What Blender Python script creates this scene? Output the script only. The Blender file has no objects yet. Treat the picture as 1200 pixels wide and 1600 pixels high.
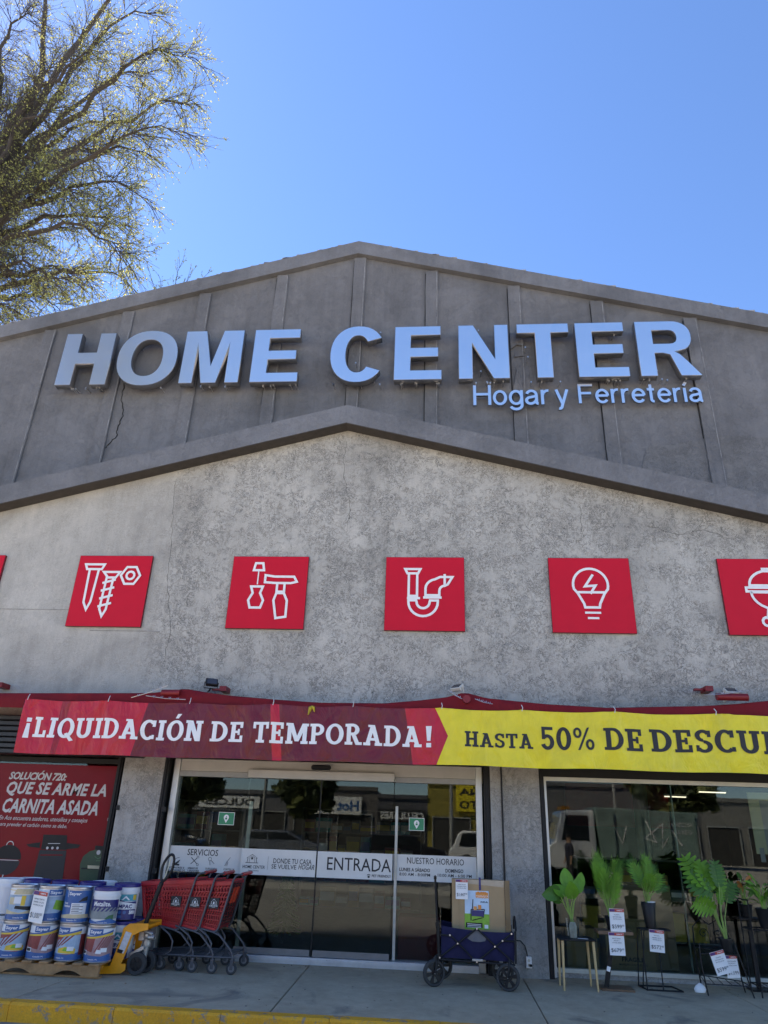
import bpy, bmesh, math, random
import numpy as np
from mathutils import Vector, Matrix
random.seed(7)
RNG = np.random.default_rng(11)
C = bpy.context.scene.collection
sc = bpy.context.scene
PI = math.pi
# ------------------------------------------------------------------ camera
FPX = 1091.6; PITCH, YAW, ROLL = 0.424025, 0.0880203, 0.0360212
cp_, sp_, cy_, sy_, cr_, sr_ = math.cos(PITCH), math.sin(PITCH), math.cos(YAW), math.sin(YAW), math.cos(ROLL), math.sin(ROLL)
FW = Vector((-sy_*cp_, cy_*cp_, sp_)); RT = Vector((cy_, sy_, 0)); UPV = RT.cross(FW)
CA = cr_*RT + sr_*UPV; CB = -sr_*RT + cr_*UPV
EYE = Vector((0, -10.3, 1.6))
cam_d = bpy.data.cameras.new('camera'); cam = bpy.data.objects.new('camera', cam_d); C.objects.link(cam)
cam_d.sensor_fit = 'VERTICAL'; cam_d.sensor_height = 24; cam_d.lens = FPX/1600*24
cam_d.clip_end = 3000; cam_d.clip_start = 0.05
M3 = Matrix((CA, CB, -FW)).transposed().to_4x4(); M3.translation = EYE
cam.matrix_world = M3; sc.camera = cam
# ------------------------------------------------------------------ light
SUN_EL, SUN_AZ = 50, -58          # azimuth from +Y, negative = left (behind the shop)
w = bpy.data.worlds.new('World'); sc.world = w; w.use_nodes = True
wn = w.node_tree.nodes; wl = w.node_tree.links
sky = wn.new('ShaderNodeTexSky'); sky.sky_type = 'NISHITA'; sky.sun_disc = False
sky.sun_elevation = math.radians(SUN_EL); sky.sun_rotation = math.radians(SUN_AZ)
sky.altitude = 2200; sky.air_density = 1.0; sky.dust_density = 0.25; sky.ozone_density = 5.0
hs = wn.new('ShaderNodeHueSaturation'); hs.inputs['Saturation'].default_value = 1.15; hs.inputs['Hue'].default_value = .504
wl.new(sky.outputs[0], hs.inputs['Color']); wl.new(hs.outputs[0], wn['Background'].inputs[0]); wn['Background'].inputs[1].default_value = 0.105
sd = bpy.data.lights.new('sun', 'SUN'); sd.energy = 5.0; sd.angle = math.radians(0.53); sd.color = (1, .95, .87)
so = bpy.data.objects.new('sun', sd); C.objects.link(so)
e_, a_ = math.radians(SUN_EL), math.radians(SUN_AZ)
sdir = Vector((math.sin(a_)*math.cos(e_), math.cos(a_)*math.cos(e_), math.sin(e_)))
so.rotation_euler = (-sdir).to_track_quat('-Z', 'Y').to_euler(); so.location = (0, 0, 40)
sc.view_settings.view_transform = 'Standard'; sc.view_settings.look = 'None'
sc.view_settings.gamma = 1; sc.view_settings.use_curve_mapping = False
sc.view_settings.exposure = 2.0
sc.view_settings.use_white_balance = True; sc.view_settings.white_balance_temperature = 8300; sc.view_settings.white_balance_tint = 16
sc.render.film_transparent = False
sc.cycles.max_bounces = 8; sc.cycles.transparent_max_bounces = 16; sc.cycles.use_denoising = True
sc.cycles.sample_clamp_indirect = 6

# ------------------------------------------------------------------ measuring helpers
def ray(x, y): return CA*((x-600)/FPX) - CB*((y-800)/FPX) + FW
def P(x, y, Y):
    d = ray(x, y); return EYE + d*((Y-EYE.y)/d.y)
def G(x, y, Z=0.0):
    d = ray(x, y); return EYE + d*((Z-EYE.z)/d.z)
def prect(x0, y0, x1, y1, Y):
    xm, ym = (x0+x1)/2, (y0+y1)/2
    a, b, t, o = P(x0, ym, Y), P(x1, ym, Y), P(xm, y0, Y), P(xm, y1, Y)
    return (a.x+b.x)/2, (t.z+o.z)/2, b.x-a.x, t.z-o.z     # cx, cz, w, h

# ------------------------------------------------------------------ materials
MATS = {}
def nodes(name):
    m = bpy.data.materials.new(name); m.use_nodes = True
    nt = m.node_tree; return m, nt, nt.nodes['Principled BSDF']
def nn(nt, t, **k):
    n = nt.nodes.new(t)
    for a, b in k.items(): setattr(n, a, b)
    return n
def noise(nt, scale, detail=5, rough=.6, vec=None, dist=0):
    n = nn(nt, 'ShaderNodeTexNoise'); n.inputs['Scale'].default_value = scale
    n.inputs['Detail'].default_value = detail; n.inputs['Roughness'].default_value = rough
    n.inputs['Distortion'].default_value = dist
    if vec: nt.links.new(vec, n.inputs['Vector'])
    return n
def ramp(nt, src, stops):
    r = nn(nt, 'ShaderNodeValToRGB'); el = r.color_ramp.elements
    while len(el) < len(stops): el.new(.5)
    for e, (p, c) in zip(el, stops):
        e.position = p; e.color = (c, c, c, 1) if not hasattr(c, '__len__') else (*c, 1)
    nt.links.new(src, r.inputs[0]); return r.outputs[0]
def mix(nt, fac, a, b, mode='MIX'):
    m = nn(nt, 'ShaderNodeMix', data_type='RGBA', blend_type=mode)
    for i, v in ((0, fac), (6, a), (7, b)):
        if hasattr(v, 'is_output') or isinstance(v, bpy.types.NodeSocket): nt.links.new(v, m.inputs[i])
        elif hasattr(v, '__len__'): m.inputs[i].default_value = (*v, 1)
        else: m.inputs[i].default_value = v
    return m.outputs[2]
def bump(nt, h, strength, dist=.01, prev=None):
    b = nn(nt, 'ShaderNodeBump'); b.inputs['Strength'].default_value = strength; b.inputs['Distance'].default_value = dist
    nt.links.new(h, b.inputs['Height'])
    if prev: nt.links.new(prev, b.inputs['Normal'])
    return b.outputs[0]
def objvec(nt, scale=None):
    t = nn(nt, 'ShaderNodeTexCoord')
    if not scale: return t.outputs['Object']
    m = nn(nt, 'ShaderNodeMapping'); m.inputs['Scale'].default_value = scale
    nt.links.new(t.outputs['Object'], m.inputs[0]); return m.outputs[0]
def mat(name, col, rough=.6, metal=0., var=.12, scale=9, bmp=0., bs=60, spec=None, coat=0, emit=0, trans=0, bd=.004):
    if name in MATS: return MATS[name]
    m, nt, b = nodes(name)
    b.inputs['Roughness'].default_value = rough; b.inputs['Metallic'].default_value = metal
    if spec is not None: b.inputs['Specular IOR Level'].default_value = spec
    b.inputs['Coat Weight'].default_value = coat
    v = objvec(nt)
    if var:
        n = noise(nt, scale, 6, .65, v)
        f = ramp(nt, n.outputs[0], [(.3, 0), (.7, 1)])
        c = mix(nt, f, [x*(1-var) for x in col], [min(1, x*(1+var)) for x in col])
        nt.links.new(c, b.inputs['Base Color'])
        n2 = noise(nt, scale*3, 4, .6, v)
        r = nn(nt, 'ShaderNodeMapRange'); r.inputs[3].default_value = max(0, rough-.08); r.inputs[4].default_value = min(1, rough+.12)
        nt.links.new(n2.outputs[0], r.inputs[0]); nt.links.new(r.outputs[0], b.inputs['Roughness'])
    else: b.inputs['Base Color'].default_value = (*col, 1)
    if bmp:
        n = noise(nt, bs, 5, .7, v); nt.links.new(bump(nt, n.outputs[0], bmp, bd), b.inputs['Normal'])
    if emit: b.inputs['Emission Color'].default_value = (*col, 1); b.inputs['Emission Strength'].default_value = emit
    if trans: b.inputs['Transmission Weight'].default_value = trans
    MATS[name] = m; return m

def m_stucco(name, base, dark, amount, smooth_left=False, paint=.3):
    m, nt, b = nodes(name); v = objvec(nt)
    big = noise(nt, .55, 5, .6, v, .6); mid = noise(nt, 2.2, 7, .7, v, .3); fine = noise(nt, 55, 6, .75, v)
    # crackled trowel pits: thin bands of a warped noise
    cr = noise(nt, 11, 9, .82, v, .8)
    d = nn(nt, 'ShaderNodeMath', operation='SUBTRACT'); nt.links.new(cr.outputs[0], d.inputs[0]); d.inputs[1].default_value = .5
    ab = nn(nt, 'ShaderNodeMath', operation='ABSOLUTE'); nt.links.new(d.outputs[0], ab.inputs[0])
    line = ramp(nt, ab.outputs[0], [(0, 1), (.009, .9), (.019, 0)])
    pit = noise(nt, 38, 8, .85, v, .6); pitr = ramp(nt, pit.outputs[0], [(.572, 0), (.605, 1)])
    crk = mix(nt, 1.0, line, pitr, 'LIGHTEN')
    m2_ = noise(nt, 3.4, 8, .8, v, .5); msk = ramp(nt, m2_.outputs[0], [(.42, 0.10), (.55, 1)])
    if smooth_left:
        sx = nn(nt, 'ShaderNodeSeparateXYZ'); nt.links.new(v, sx.inputs[0])
        wob = nn(nt, 'ShaderNodeMath', operation='MULTIPLY_ADD'); nt.links.new(big.outputs[0], wob.inputs[0]); wob.inputs[1].default_value = .8; nt.links.new(sx.outputs[0], wob.inputs[2])
        r = nn(nt, 'ShaderNodeMapRange'); r.inputs[1].default_value = -4.1; r.inputs[2].default_value = -3.7
        r.inputs[3].default_value = .3; r.inputs[4].default_value = 1
        nt.links.new(wob.outputs[0], r.inputs[0])
        msk = mix(nt, 1.0, msk, r.outputs[0], 'MULTIPLY')
    f = mix(nt, 1.0, crk, msk, 'MULTIPLY')
    fa = mix(nt, 1.0, f, (amount,)*3, 'MULTIPLY')
    bb = ramp(nt, big.outputs[0], [(.36, .78), (.50, .98), (.64, 1.12)])
    mm = ramp(nt, mid.outputs[0], [(.3, .9), (.7, 1.08)])
    ff = ramp(nt, fine.outputs[0], [(.3, .86), (.7, 1.12)])
    c = mix(nt, 1.0, base, bb, 'MULTIPLY'); c = mix(nt, 1.0, c, mm, 'MULTIPLY'); c = mix(nt, 1.0, c, ff, 'MULTIPLY')
    vs = noise(nt, 1, 6, .7, objvec(nt, (6, 6, .35)), .2)      # rain streaks
    st = ramp(nt, vs.outputs[0], [(.35, .88), (.6, 1.04)])
    c = mix(nt, .8, c, st, 'MULTIPLY')
    c = mix(nt, fa, c, dark); nt.links.new(c, b.inputs['Base Color'])
    inv = nn(nt, 'ShaderNodeInvert'); nt.links.new(f, inv.inputs[1])
    n1 = bump(nt, inv.outputs[0], .5, .008); n2 = bump(nt, fine.outputs[0], .3, .004, n1)
    n3 = bump(nt, mid.outputs[0], .35, .05, n2)
    nt.links.new(n3, b.inputs['Normal']); b.inputs['Roughness'].default_value = .88 - paint*.2
    return m
M_low = m_stucco('stucco_light', (.455, .43, .38), (.05, .045, .04), 1.0, True)
M_up = m_stucco('stucco_dark', (.165, .164, .168), (.05, .05, .05), .35, False, .8)
M_cop = m_stucco('coping_paint', (.175, .177, .185), (.05, .05, .05), .3, False, .8)
M_col = m_stucco('column_concrete', (.38, .365, .34), (.07, .065, .06), .8)

def m_ground(name, base, blot, scale, bmps=.5, stain=None):
    m, nt, b = nodes(name); v = objvec(nt)
    a = noise(nt, scale, 8, .7, v, .5); f = noise(nt, 140, 4, .7, v); l = noise(nt, scale*4.5, 6, .75, v, .4)
    c = mix(nt, ramp(nt, a.outputs[0], [(.32, 0), (.68, 1)]), base, blot)
    c = mix(nt, 1, c, ramp(nt, f.outputs[0], [(.3, .82), (.7, 1.14)]), 'MULTIPLY')
    c = mix(nt, 1, c, ramp(nt, l.outputs[0], [(.3, .86), (.7, 1.1)]), 'MULTIPLY')
    vo = nn(nt, 'ShaderNodeTexVoronoi'); vo.inputs['Scale'].default_value = 2.2; nt.links.new(v, vo.inputs['Vector'])
    c = mix(nt, ramp(nt, vo.outputs['Distance'], [(.045, .55), (.075, 0)]), c, [x*.45 for x in base])
    ck = noise(nt, 1.6, 9, .8, v, 1.5); sb = nn(nt, 'ShaderNodeMath', operation='SUBTRACT'); nt.links.new(ck.outputs[0], sb.inputs[0]); sb.inputs[1].default_value = .5; ab = nn(nt, 'ShaderNodeMath', operation='ABSOLUTE'); nt.links.new(sb.outputs[0], ab.inputs[0])
    c = mix(nt, ramp(nt, ab.outputs[0], [(.0, .35), (.006, 0)]), c, [x*.4 for x in base])
    if stain:
        s = noise(nt, 1.1, 5, .6, v, 1.0); c = mix(nt, ramp(nt, s.outputs[0], [(.58, 0), (.70, .7)]), c, stain)
    nt.links.new(c, b.inputs['Base Color'])
    nt.links.new(bump(nt, f.outputs[0], bmps, .004, bump(nt, l.outputs[0], .3, .01)), b.inputs['Normal'])
    b.inputs['Roughness'].default_value = .85; return m
M_pave = m_ground('pavement_concrete', (.37, .29, .19), (.47, .38, .26), 1.3, .5, (.10, .095, .085))
M_asph = m_ground('asphalt', (.19, .18, .165), (.24, .23, .21), .6, .8)
M_lot = m_ground('lot_asphalt', (.32, .302, .27), (.38, .362, .325), .6, .8)
# worn yellow kerb paint
mk, nt, b = nodes('kerb_yellow_paint'); v = objvec(nt)
n1 = noise(nt, 9, 8, .75, v, .6); n2 = noise(nt, 1.8, 5, .6, v); n3 = noise(nt, 60, 4, .7, v)
c = mix(nt, ramp(nt, n2.outputs[0], [(.3, 0), (.7, 1)]), (.74, .30, .010), (.86, .38, .015))
c = mix(nt, 1, c, ramp(nt, n3.outputs[0], [(.3, .8), (.7, 1.1)]), 'MULTIPLY')
c = mix(nt, ramp(nt, n1.outputs[0], [(.54, 0), (.61, .85)]), c, (.2, .19, .17))
nt.links.new(c, b.inputs['Base Color']); nt.links.new(bump(nt, n1.outputs[0], .5, .01), b.inputs['Normal']); b.inputs['Roughness'].default_value = .7
M_kerb = mk
# brushed sign metal
ms, nt, b = nodes('sign_satin_metal'); v = objvec(nt, (2, 2, 2))
n = noise(nt, 1.2, 4, .5, v); b.inputs['Metallic'].default_value = 1
b.inputs['Base Color'].default_value = (.93, .92, .91, 1)
r = nn(nt, 'ShaderNodeMapRange'); r.inputs[3].default_value = .28; r.inputs[4].default_value = .34; nt.links.new(n.outputs[0], r.inputs[0])
nt.links.new(r.outputs[0], b.inputs['Roughness'])
M_sign = ms
M_signside = mat('sign_return_metal', (.30, .30, .31), .35, .9, .1, 5)
# glass: clear pane, Fresnel mirror on top
def m_glass(name, tint, ior=1.5, boost=1.0):
    m = bpy.data.materials.new(name); m.use_nodes = True; nt = m.node_tree
    nt.nodes.remove(nt.nodes['Principled BSDF'])
    t = nn(nt, 'ShaderNodeBsdfTransparent'); t.inputs[0].default_value = (*tint, 1)
    g = nn(nt, 'ShaderNodeBsdfGlossy'); g.inputs['Roughness'].default_value = .012; g.inputs['Color'].default_value = (.84, .94, 1.0, 1)
    fr = nn(nt, 'ShaderNodeFresnel'); fr.inputs[0].default_value = ior
    mu = nn(nt, 'ShaderNodeMath', operation='MULTIPLY'); mu.inputs[1].default_value = boost; mu.use_clamp = True
    nt.links.new(fr.outputs[0], mu.inputs[0])
    mx = nn(nt, 'ShaderNodeMixShader'); nt.links.new(mu.outputs[0], mx.inputs[0]); nt.links.new(t.outputs[0], mx.inputs[1]); nt.links.new(g.outputs[0], mx.inputs[2])
    nt.links.new(mx.outputs[0], nt.nodes['Material Output'].inputs[0]); return m
M_glass = m_glass('shop_glass', (.72, .78, .75), 1.5, .8)
M_vase = m_glass('vase_glass', (.85, .9, .9), 1.4, 1.2)
# vinyl cloth (slightly glossy, a bit see-through to light)
def m_cloth(name, col, rough=.27, tr=.15, var=.12):
    m, nt, b = nodes(name); v = objvec(nt)
    n = noise(nt, 3, 6, .65, v, .3); c = mix(nt, ramp(nt, n.outputs[0], [(.3, 0), (.7, 1)]), [x*(1-var) for x in col], [min(1, x*(1+var)) for x in col])
    nt.links.new(c, b.inputs['Base Color']); b.inputs['Roughness'].default_value = rough
    wv = noise(nt, 14, 5, .6, objvec(nt, (1, 1, .6)), .8)
    wv2 = noise(nt, 5, 3, .5, objvec(nt, (1, 1, .5)), 1.5)
    nt.links.new(bump(nt, wv.outputs[0], .12, .01, bump(nt, wv2.outputs[0], .3, .09)), b.inputs['Normal']); b.inputs['Specular IOR Level'].default_value = .45
    if tr:
        tl = nn(nt, 'ShaderNodeBsdfTranslucent'); nt.links.new(c, tl.inputs[0])
        mx = nn(nt, 'ShaderNodeMixShader'); mx.inputs[0].default_value = tr
        nt.links.new(b.outputs[0], mx.inputs[1]); nt.links.new(tl.outputs[0], mx.inputs[2]); nt.links.new(mx.outputs[0], nt.nodes['Material Output'].inputs[0])
    return m
M_banred = m_cloth('banner_red', (.36, .006, .016)); M_bandark = m_cloth('banner_dark_red', (.18, .006, .014)); M_banbri = m_cloth('banner_bright_red', (.60, .010, .03))
M_banyel = m_cloth('banner_yellow', (.90, .72, .03)); M_awn = m_cloth('awning_fabric', (.30, .012, .022), .75, .45)
M_awnlt = m_cloth('awning_patch', (.34, .014, .025), .7, .45)
M_leaf = m_cloth('leaf_green', (.13, .34, .025), .5, .3, .35); M_leafd = m_cloth('leaf_dark_green', (.05, .16, .02), .5, .25, .3)
M_leafo = m_cloth('leaf_orange', (.5, .16, .03), .5, .3); M_bud = m_cloth('spring_leaf', (.42, .44, .15), .8, .45, .3); M_budd = m_cloth('spring_leaf_olive', (.20, .22, .08), .8, .45, .35)
M_bark = mat('bark', (.06, .05, .042), .9, 0, .3, 12, .6, 30, bd=.02)
WHITE = mat('white_print', (.80, .79, .77), .5, 0, .04)
DGREY = mat('dark_grey_print', (.018, .018, .02), .6, 0, .1)
BLACK = mat('black_paint', (.010, .010, .011), .5, 0, .2, 20, spec=.3)
BPLAST = mat('black_plastic', (.011, .011, .012), .4, 0, .15, spec=.3)
BRUB = mat('grey_rubber', (.035, .035, .035), .75, 0, .2, 30)
ALU = mat('aluminium_frame', (.55, .55, .53), .38, .6, .08, 5)
ALUW = mat('beige_aluminium_cover', (.46, .44, .40), .5, .1, .1, 3)
VINYL = mat('white_vinyl_strip', (.62, .61, .58), .5, 0, .06, 4)
SIGNRED = mat('sign_red_panel', (.62, .008, .028), .5, 0, .05, 2, spec=.2)
SIGNEDGE = mat('sign_panel_edge', (.16, .004, .01), .5, 0, .1)
YEL = mat('pallet_jack_yellow', (.85, .31, .010), .4, 0, .15, 10, .15, 30)
STEEL = mat('cast_steel', (.42, .42, .41), .4, .8, .2, 20)
CHROME = mat('galvanised_steel', (.6, .6, .6), .3, .9, .1)
CARTG = mat('cart_frame_grey', (.075, .078, .088), .4, .4, .1, 12)
CARTR = mat('cart_red_plastic', (.42, .010, .016), .4, 0, .12, 8)
CARTO = mat('cart_orange_flap', (.65, .05, .015), .4, 0, .08)
NAVY = mat('navy_canvas', (.018, .018, .055), .85, 0, .25, 6, .7, 90, bd=.003, spec=.2)
GCANV = mat('grey_canvas', (.14, .14, .15), .8, 0, .2, 6, .5, 90)
KRAFT = mat('kraft_cardboard', (.40, .26, .135), .8, 0, .08, 5, .1, 30)
KRAFTD = mat('kraft_cardboard_side', (.33, .20, .10), .8, 0, .08, 5)
TAPE = mat('packing_tape', (.42, .33, .24), .2, 0, .1)
PALW = mat('pallet_wood', (.36, .19, .085), .85, 0, .35, 7, .5, 25)
WOODL = mat('light_wood', (.56, .37, .17), .5, 0, .15, 12)
WOODB = mat('brown_wood', (.16, .085, .045), .5, 0, .3, 10)
TIN = mat('tin_rim', (.42, .44, .48), .3, .9, .2, 14)
BWHITE = mat('bucket_white', (.70, .71, .72), .4, 0, .06, 5)
BLUE = mat('label_blue', (.010, .10, .30), .35, 0, .12, 6); LBLUE = mat('label_sky_blue', (.30, .43, .55), .4, 0, .3, 5)
NAVYL = mat('label_navy', (.010, .016, .13), .35, 0, .1); LIDB = mat('lid_dark_blue', (.012, .014, .16), .35, 0, .1, 4)
MAROON = mat('label_maroon', (.26, .04, .035), .5, 0, .3, 9); MAUVE = mat('label_mauve', (.34, .20, .20), .5, 0, .3, 9); YOLK = mat('label_yellow', (.70, .45, .05), .5, 0, .15)
GREEN = mat('sticker_green', (.0, .22, .10), .4, 0, .06); LGREEN = mat('print_grass', (.20, .42, .04), .5, 0, .2, 15)
PINK = mat('label_red', (.50, .03, .03), .5, 0, .1); TAN = mat('label_cream', (.55, .45, .28), .5, 0, .2, 8); TEAL = mat('label_teal', (.02, .30, .36), .5, 0, .3, 12)
POSTER = mat('poster_red', (.20, .004, .012), .2, 0, .1, 1.5, spec=.15); PTEXT = mat('poster_grey_print', (.50, .48, .47), .4, 0, .08)
KAMG = mat('printed_dark_green', (.012, .05, .02), .4, 0, .2)
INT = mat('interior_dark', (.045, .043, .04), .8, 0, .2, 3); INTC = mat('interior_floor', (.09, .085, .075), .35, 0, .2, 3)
MARD = mat('interior_red', (.20, .010, .014), .6, 0, .15); SILV = mat('jack_label', (.55, .55, .56), .4, 0, .2, 40)
LAMPW = mat('lamp_tube', (1, .97, .9), .5, 0, 0, emit=.6)
BULB = mat('amber_bulb', (1, .55, .2), .5, 0, 0, emit=5)

# ------------------------------------------------------------------ mesh builder
class MB:
    def __init__(s): s.v = []; s.f = []; s.m = []
    def add(s, vs, fs, mi=0):
        o = len(s.v); s.v += [tuple(p) for p in vs]; s.f += [tuple(o+i for i in f) for f in fs]; s.m += [mi]*len(fs); return s
    def box(s, x0, x1, y0, y1, z0, z1, mi=0):
        return s.add([(x0,y0,z0),(x1,y0,z0),(x1,y1,z0),(x0,y1,z0),(x0,y0,z1),(x1,y0,z1),(x1,y1,z1),(x0,y1,z1)],
                     [(0,3,2,1),(4,5,6,7),(0,1,5,4),(1,2,6,5),(2,3,7,6),(3,0,4,7)], mi)
    def beam(s, a, b, w_, h_, mi=0, up=Vector((0,0,1))):
        a, b = Vector(a), Vector(b); d = (b-a).normalized()
        sx = d.cross(up)
        if sx.length < 1e-3: sx = d.cross(Vector((0,1,0)))
        sx.normalize(); u = sx.cross(d); vs = []
        for p in (a, b):
            for i, j in ((-1,-1),(1,-1),(1,1),(-1,1)): vs.append(p+sx*(w_/2*i)+u*(h_/2*j))
        return s.add(vs, [(0,1,2,3),(7,6,5,4),(0,4,5,1),(1,5,6,2),(2,6,7,3),(3,7,4,0)], mi)
    def tube(s, pts, r, n=8, mi=0, cap=True, closed=False):
        pts = [Vector(p) for p in pts]; rs = r if hasattr(r, '__len__') else [r]*len(pts); N = len(pts); vs = []; ref = None
        for i, p in enumerate(pts):
            if closed: d = pts[(i+1) % N]-pts[i-1]
            else: d = pts[min(i+1, N-1)]-pts[max(i-1, 0)]
            d.normalize()
            if ref is None: ref = d.cross(Vector((.13, .97, .2)));  ref = ref if ref.length > .05 else d.cross(Vector((1, 0, 0)))
            ref = (ref-d*ref.dot(d)).normalized(); q = d.cross(ref)
            for k in range(n):
                t = 2*PI*k/n; vs.append(p+(ref*math.cos(t)+q*math.sin(t))*rs[i])
        fs = []
        for i in range(N if closed else N-1):
            for k in range(n):
                a = i*n+k; b_ = i*n+(k+1) % n; j = ((i+1) % N)*n
                fs.append((a, b_, j+(k+1) % n, j+k))
        if cap and not closed: fs += [tuple(range(n))[::-1], tuple((N-1)*n+k for k in range(n))]
        return s.add(vs, fs, mi)
    def cyl(s, a, b, r, n=14, mi=0, r2=None): return s.tube([a, b], [r, r if r2 is None else r2], n, mi)
    def lathe(s, prof, n=24, o=(0,0,0), mi=0, ax='z'):
        vs = []
        for r, z in prof:
            for k in range(n):
                t = 2*PI*k/n; p = (r*math.cos(t), r*math.sin(t), z)
                if ax == 'y': p = (p[0], p[2], p[1])
                if ax == 'x': p = (p[2], p[0], p[1])
                vs.append((p[0]+o[0], p[1]+o[1], p[2]+o[2]))
        fs = [(i*n+k, i*n+(k+1) % n, (i+1)*n+(k+1) % n, (i+1)*n+k) for i in range(len(prof)-1) for k in range(n)]
        return s.add(vs, fs, mi)
    def prism(s, poly, y0, y1, mi=0):            # polygon in XZ, extruded along Y
        n = len(poly); vs = [(x, y0, z) for x, z in poly]+[(x, y1, z) for x, z in poly]
        return s.add(vs, [tuple(range(n)), tuple(range(2*n-1, n-1, -1))]+[(i, i+n, (i+1) % n+n, (i+1) % n) for i in range(n)], mi)
    def quad(s, a, b, c, d, mi=0): return s.add([a, b, c, d], [(0,1,2,3)], mi)
    def build(s, name, mats, parent=None, smooth=False, bevel=0, recalc=True):
        me = bpy.data.meshes.new(name); me.from_pydata(s.v, [], s.f)
        if not isinstance(mats, (list, tuple)): mats = [mats]
        for m in mats: me.materials.append(m)
        me.polygons.foreach_set('material_index', s.m)
        if recalc or bevel:
            bm = bmesh.new(); bm.from_mesh(me)
            if recalc: bmesh.ops.recalc_face_normals(bm, faces=bm.faces)
            if bevel:
                es = [e for e in bm.edges if len(e.link_faces) == 2 and e.calc_face_angle(0) > .7]
                bmesh.ops.bevel(bm, geom=es, offset=bevel, segments=1, affect='EDGES', clamp_overlap=True)
            bm.to_mesh(me); bm.free()
        if smooth:
            me.polygons.foreach_set('use_smooth', [True]*len(me.polygons))
            try: me.set_sharp_from_angle(angle=.7)
            except Exception: pass
        o = bpy.data.objects.new(name, me); C.objects.link(o)
        if parent: o.parent = parent
        return o
def thing(name, label, cat, loc=(0,0,0), rz=0, group=None):
    o = bpy.data.objects.new(name, None); C.objects.link(o); o.location = loc; o.rotation_euler = (0,0,rz)
    o.empty_display_size = .1
    tag(o, label, cat, group); return o
def tag(o, label, cat, group=None):
    o['label'] = label; o['category'] = cat
    if group: o['group'] = group
    return o
def struct(o): o['kind'] = 'structure'; return o
def stuff(o): o['kind'] = 'stuff'; return o
def dup(src, loc=None, rz=None, label=None):
    def rec(o, par):
        c_ = o.copy(); C.objects.link(c_)
        if par: c_.parent = par
        for ch in [x for x in KIDS.get(o.name, [])]: rec(ch, c_)
        return c_
    KIDS = {}
    for x in C.objects:
        if x.parent: KIDS.setdefault(x.parent.name, []).append(x)
    r_ = rec(src, None)
    if loc is not None: r_.location = loc
    if rz is not None: r_.rotation_euler = (0,0,rz)
    if label: r_['label'] = label
    return r_

# ------------------------------------------------------------------ lettering
_tc = {}
def text_box(body, shear, spacing):
    k = ('box', body, shear, spacing)
    if k not in _tc:
        cu = bpy.data.curves.new('txt', 'FONT'); cu.body = body; cu.shear = shear; cu.space_character = spacing; cu.resolution_u = 2
        ob = bpy.data.objects.new('txt', cu); C.objects.link(ob); me = bpy.data.meshes.new_from_object(ob.evaluated_get(bpy.context.evaluated_depsgraph_get()))
        v = np.array([p.co[:2] for p in me.vertices]); bpy.data.objects.remove(ob); bpy.data.curves.remove(cu); bpy.data.meshes.remove(me); _tc[k] = (v.min(0), v.max(0))
    return _tc[k]
def text_mesh(body, bold=0., shear=0., res=2, spacing=1.):
    k = (body, bold, shear, spacing)
    if k in _tc: return _tc[k]
    cu = bpy.data.curves.new('txt', 'FONT'); cu.body = body; cu.offset = bold; cu.shear = shear; cu.resolution_u = res; cu.space_character = spacing
    ob = bpy.data.objects.new('txt', cu); C.objects.link(ob)
    dg = bpy.context.evaluated_depsgraph_get(); me = bpy.data.meshes.new_from_object(ob.evaluated_get(dg))
    v = np.array([p.co[:] for p in me.vertices]).reshape(-1, 3)[:, :2]; f = [tuple(p.vertices) for p in me.polygons]
    bpy.data.objects.remove(ob); bpy.data.curves.remove(cu); bpy.data.meshes.remove(me)
    if bold: lo, hi = text_box(body, shear, spacing); lo, hi = lo-bold, hi+bold; f = [q for q in f if all((v[i] > lo-.06).all() and (v[i] < hi+.06).all() for i in q)]; v = np.clip(v, lo, hi)
    else: lo, hi = v.min(0), v.max(0)
    v = (v-(lo+hi)/2)/(hi-lo)
    _tc[k] = (v, f); return v, f
def put_text(mb, body, fn, w_, h_, cx=0, cz=0, mi=0, **k):
    v, f = text_mesh(body, **k); mb.add([fn(cx+a*w_, cz+b*h_) for a, b in v], f, mi)
def flat(Y): return lambda u, v_: (u, Y, v_)
def ptext(mb, body, rect, Y, mi=0, **k):
    cx, cz, w_, h_ = prect(*rect, Y); put_text(mb, body, flat(Y), w_, h_, cx, cz, mi, **k)
def poly(mb, pts, fn, mi=0): mb.add([fn(a, b_) for a, b_ in pts], [tuple(range(len(pts)))], mi)
def stroke(mb, pts, t, fn, mi=0, closed=False):
    pts = [np.array(p, float) for p in pts]; N = len(pts)
    L, Rr = [], []
    for i in range(N):
        if closed: a, c_, d = pts[i-1], pts[i], pts[(i+1) % N]
        else: a, c_, d = pts[max(i-1, 0)], pts[i], pts[min(i+1, N-1)]
        d1 = (c_-a); d2 = (d-c_)
        if np.hypot(*d1) < 1e-9: d1 = d2
        if np.hypot(*d2) < 1e-9: d2 = d1
        d1 = d1/np.hypot(*d1); d2 = d2/np.hypot(*d2); n1 = np.array([-d1[1], d1[0]]); n2 = np.array([-d2[1], d2[0]])
        m_ = n1+n2; q = m_@m_
        m_ = m_*1.3/max(q, .7)
        L.append(c_+m_*t); Rr.append(c_-m_*t)
    vs = [fn(*p) for p in L]+[fn(*p) for p in Rr]
    fs = [(i, (i+1) % N, (i+1) % N+N, i+N) for i in range(N if closed else N-1)]
    mb.add(vs, fs, mi)
def arc(cx, cy, rx, ry, a0, a1, n=12): return [(cx+rx*math.cos(math.radians(a0+(a1-a0)*i/n)), cy+ry*math.sin(math.radians(a0+(a1-a0)*i/n))) for i in range(n+1)]

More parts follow.
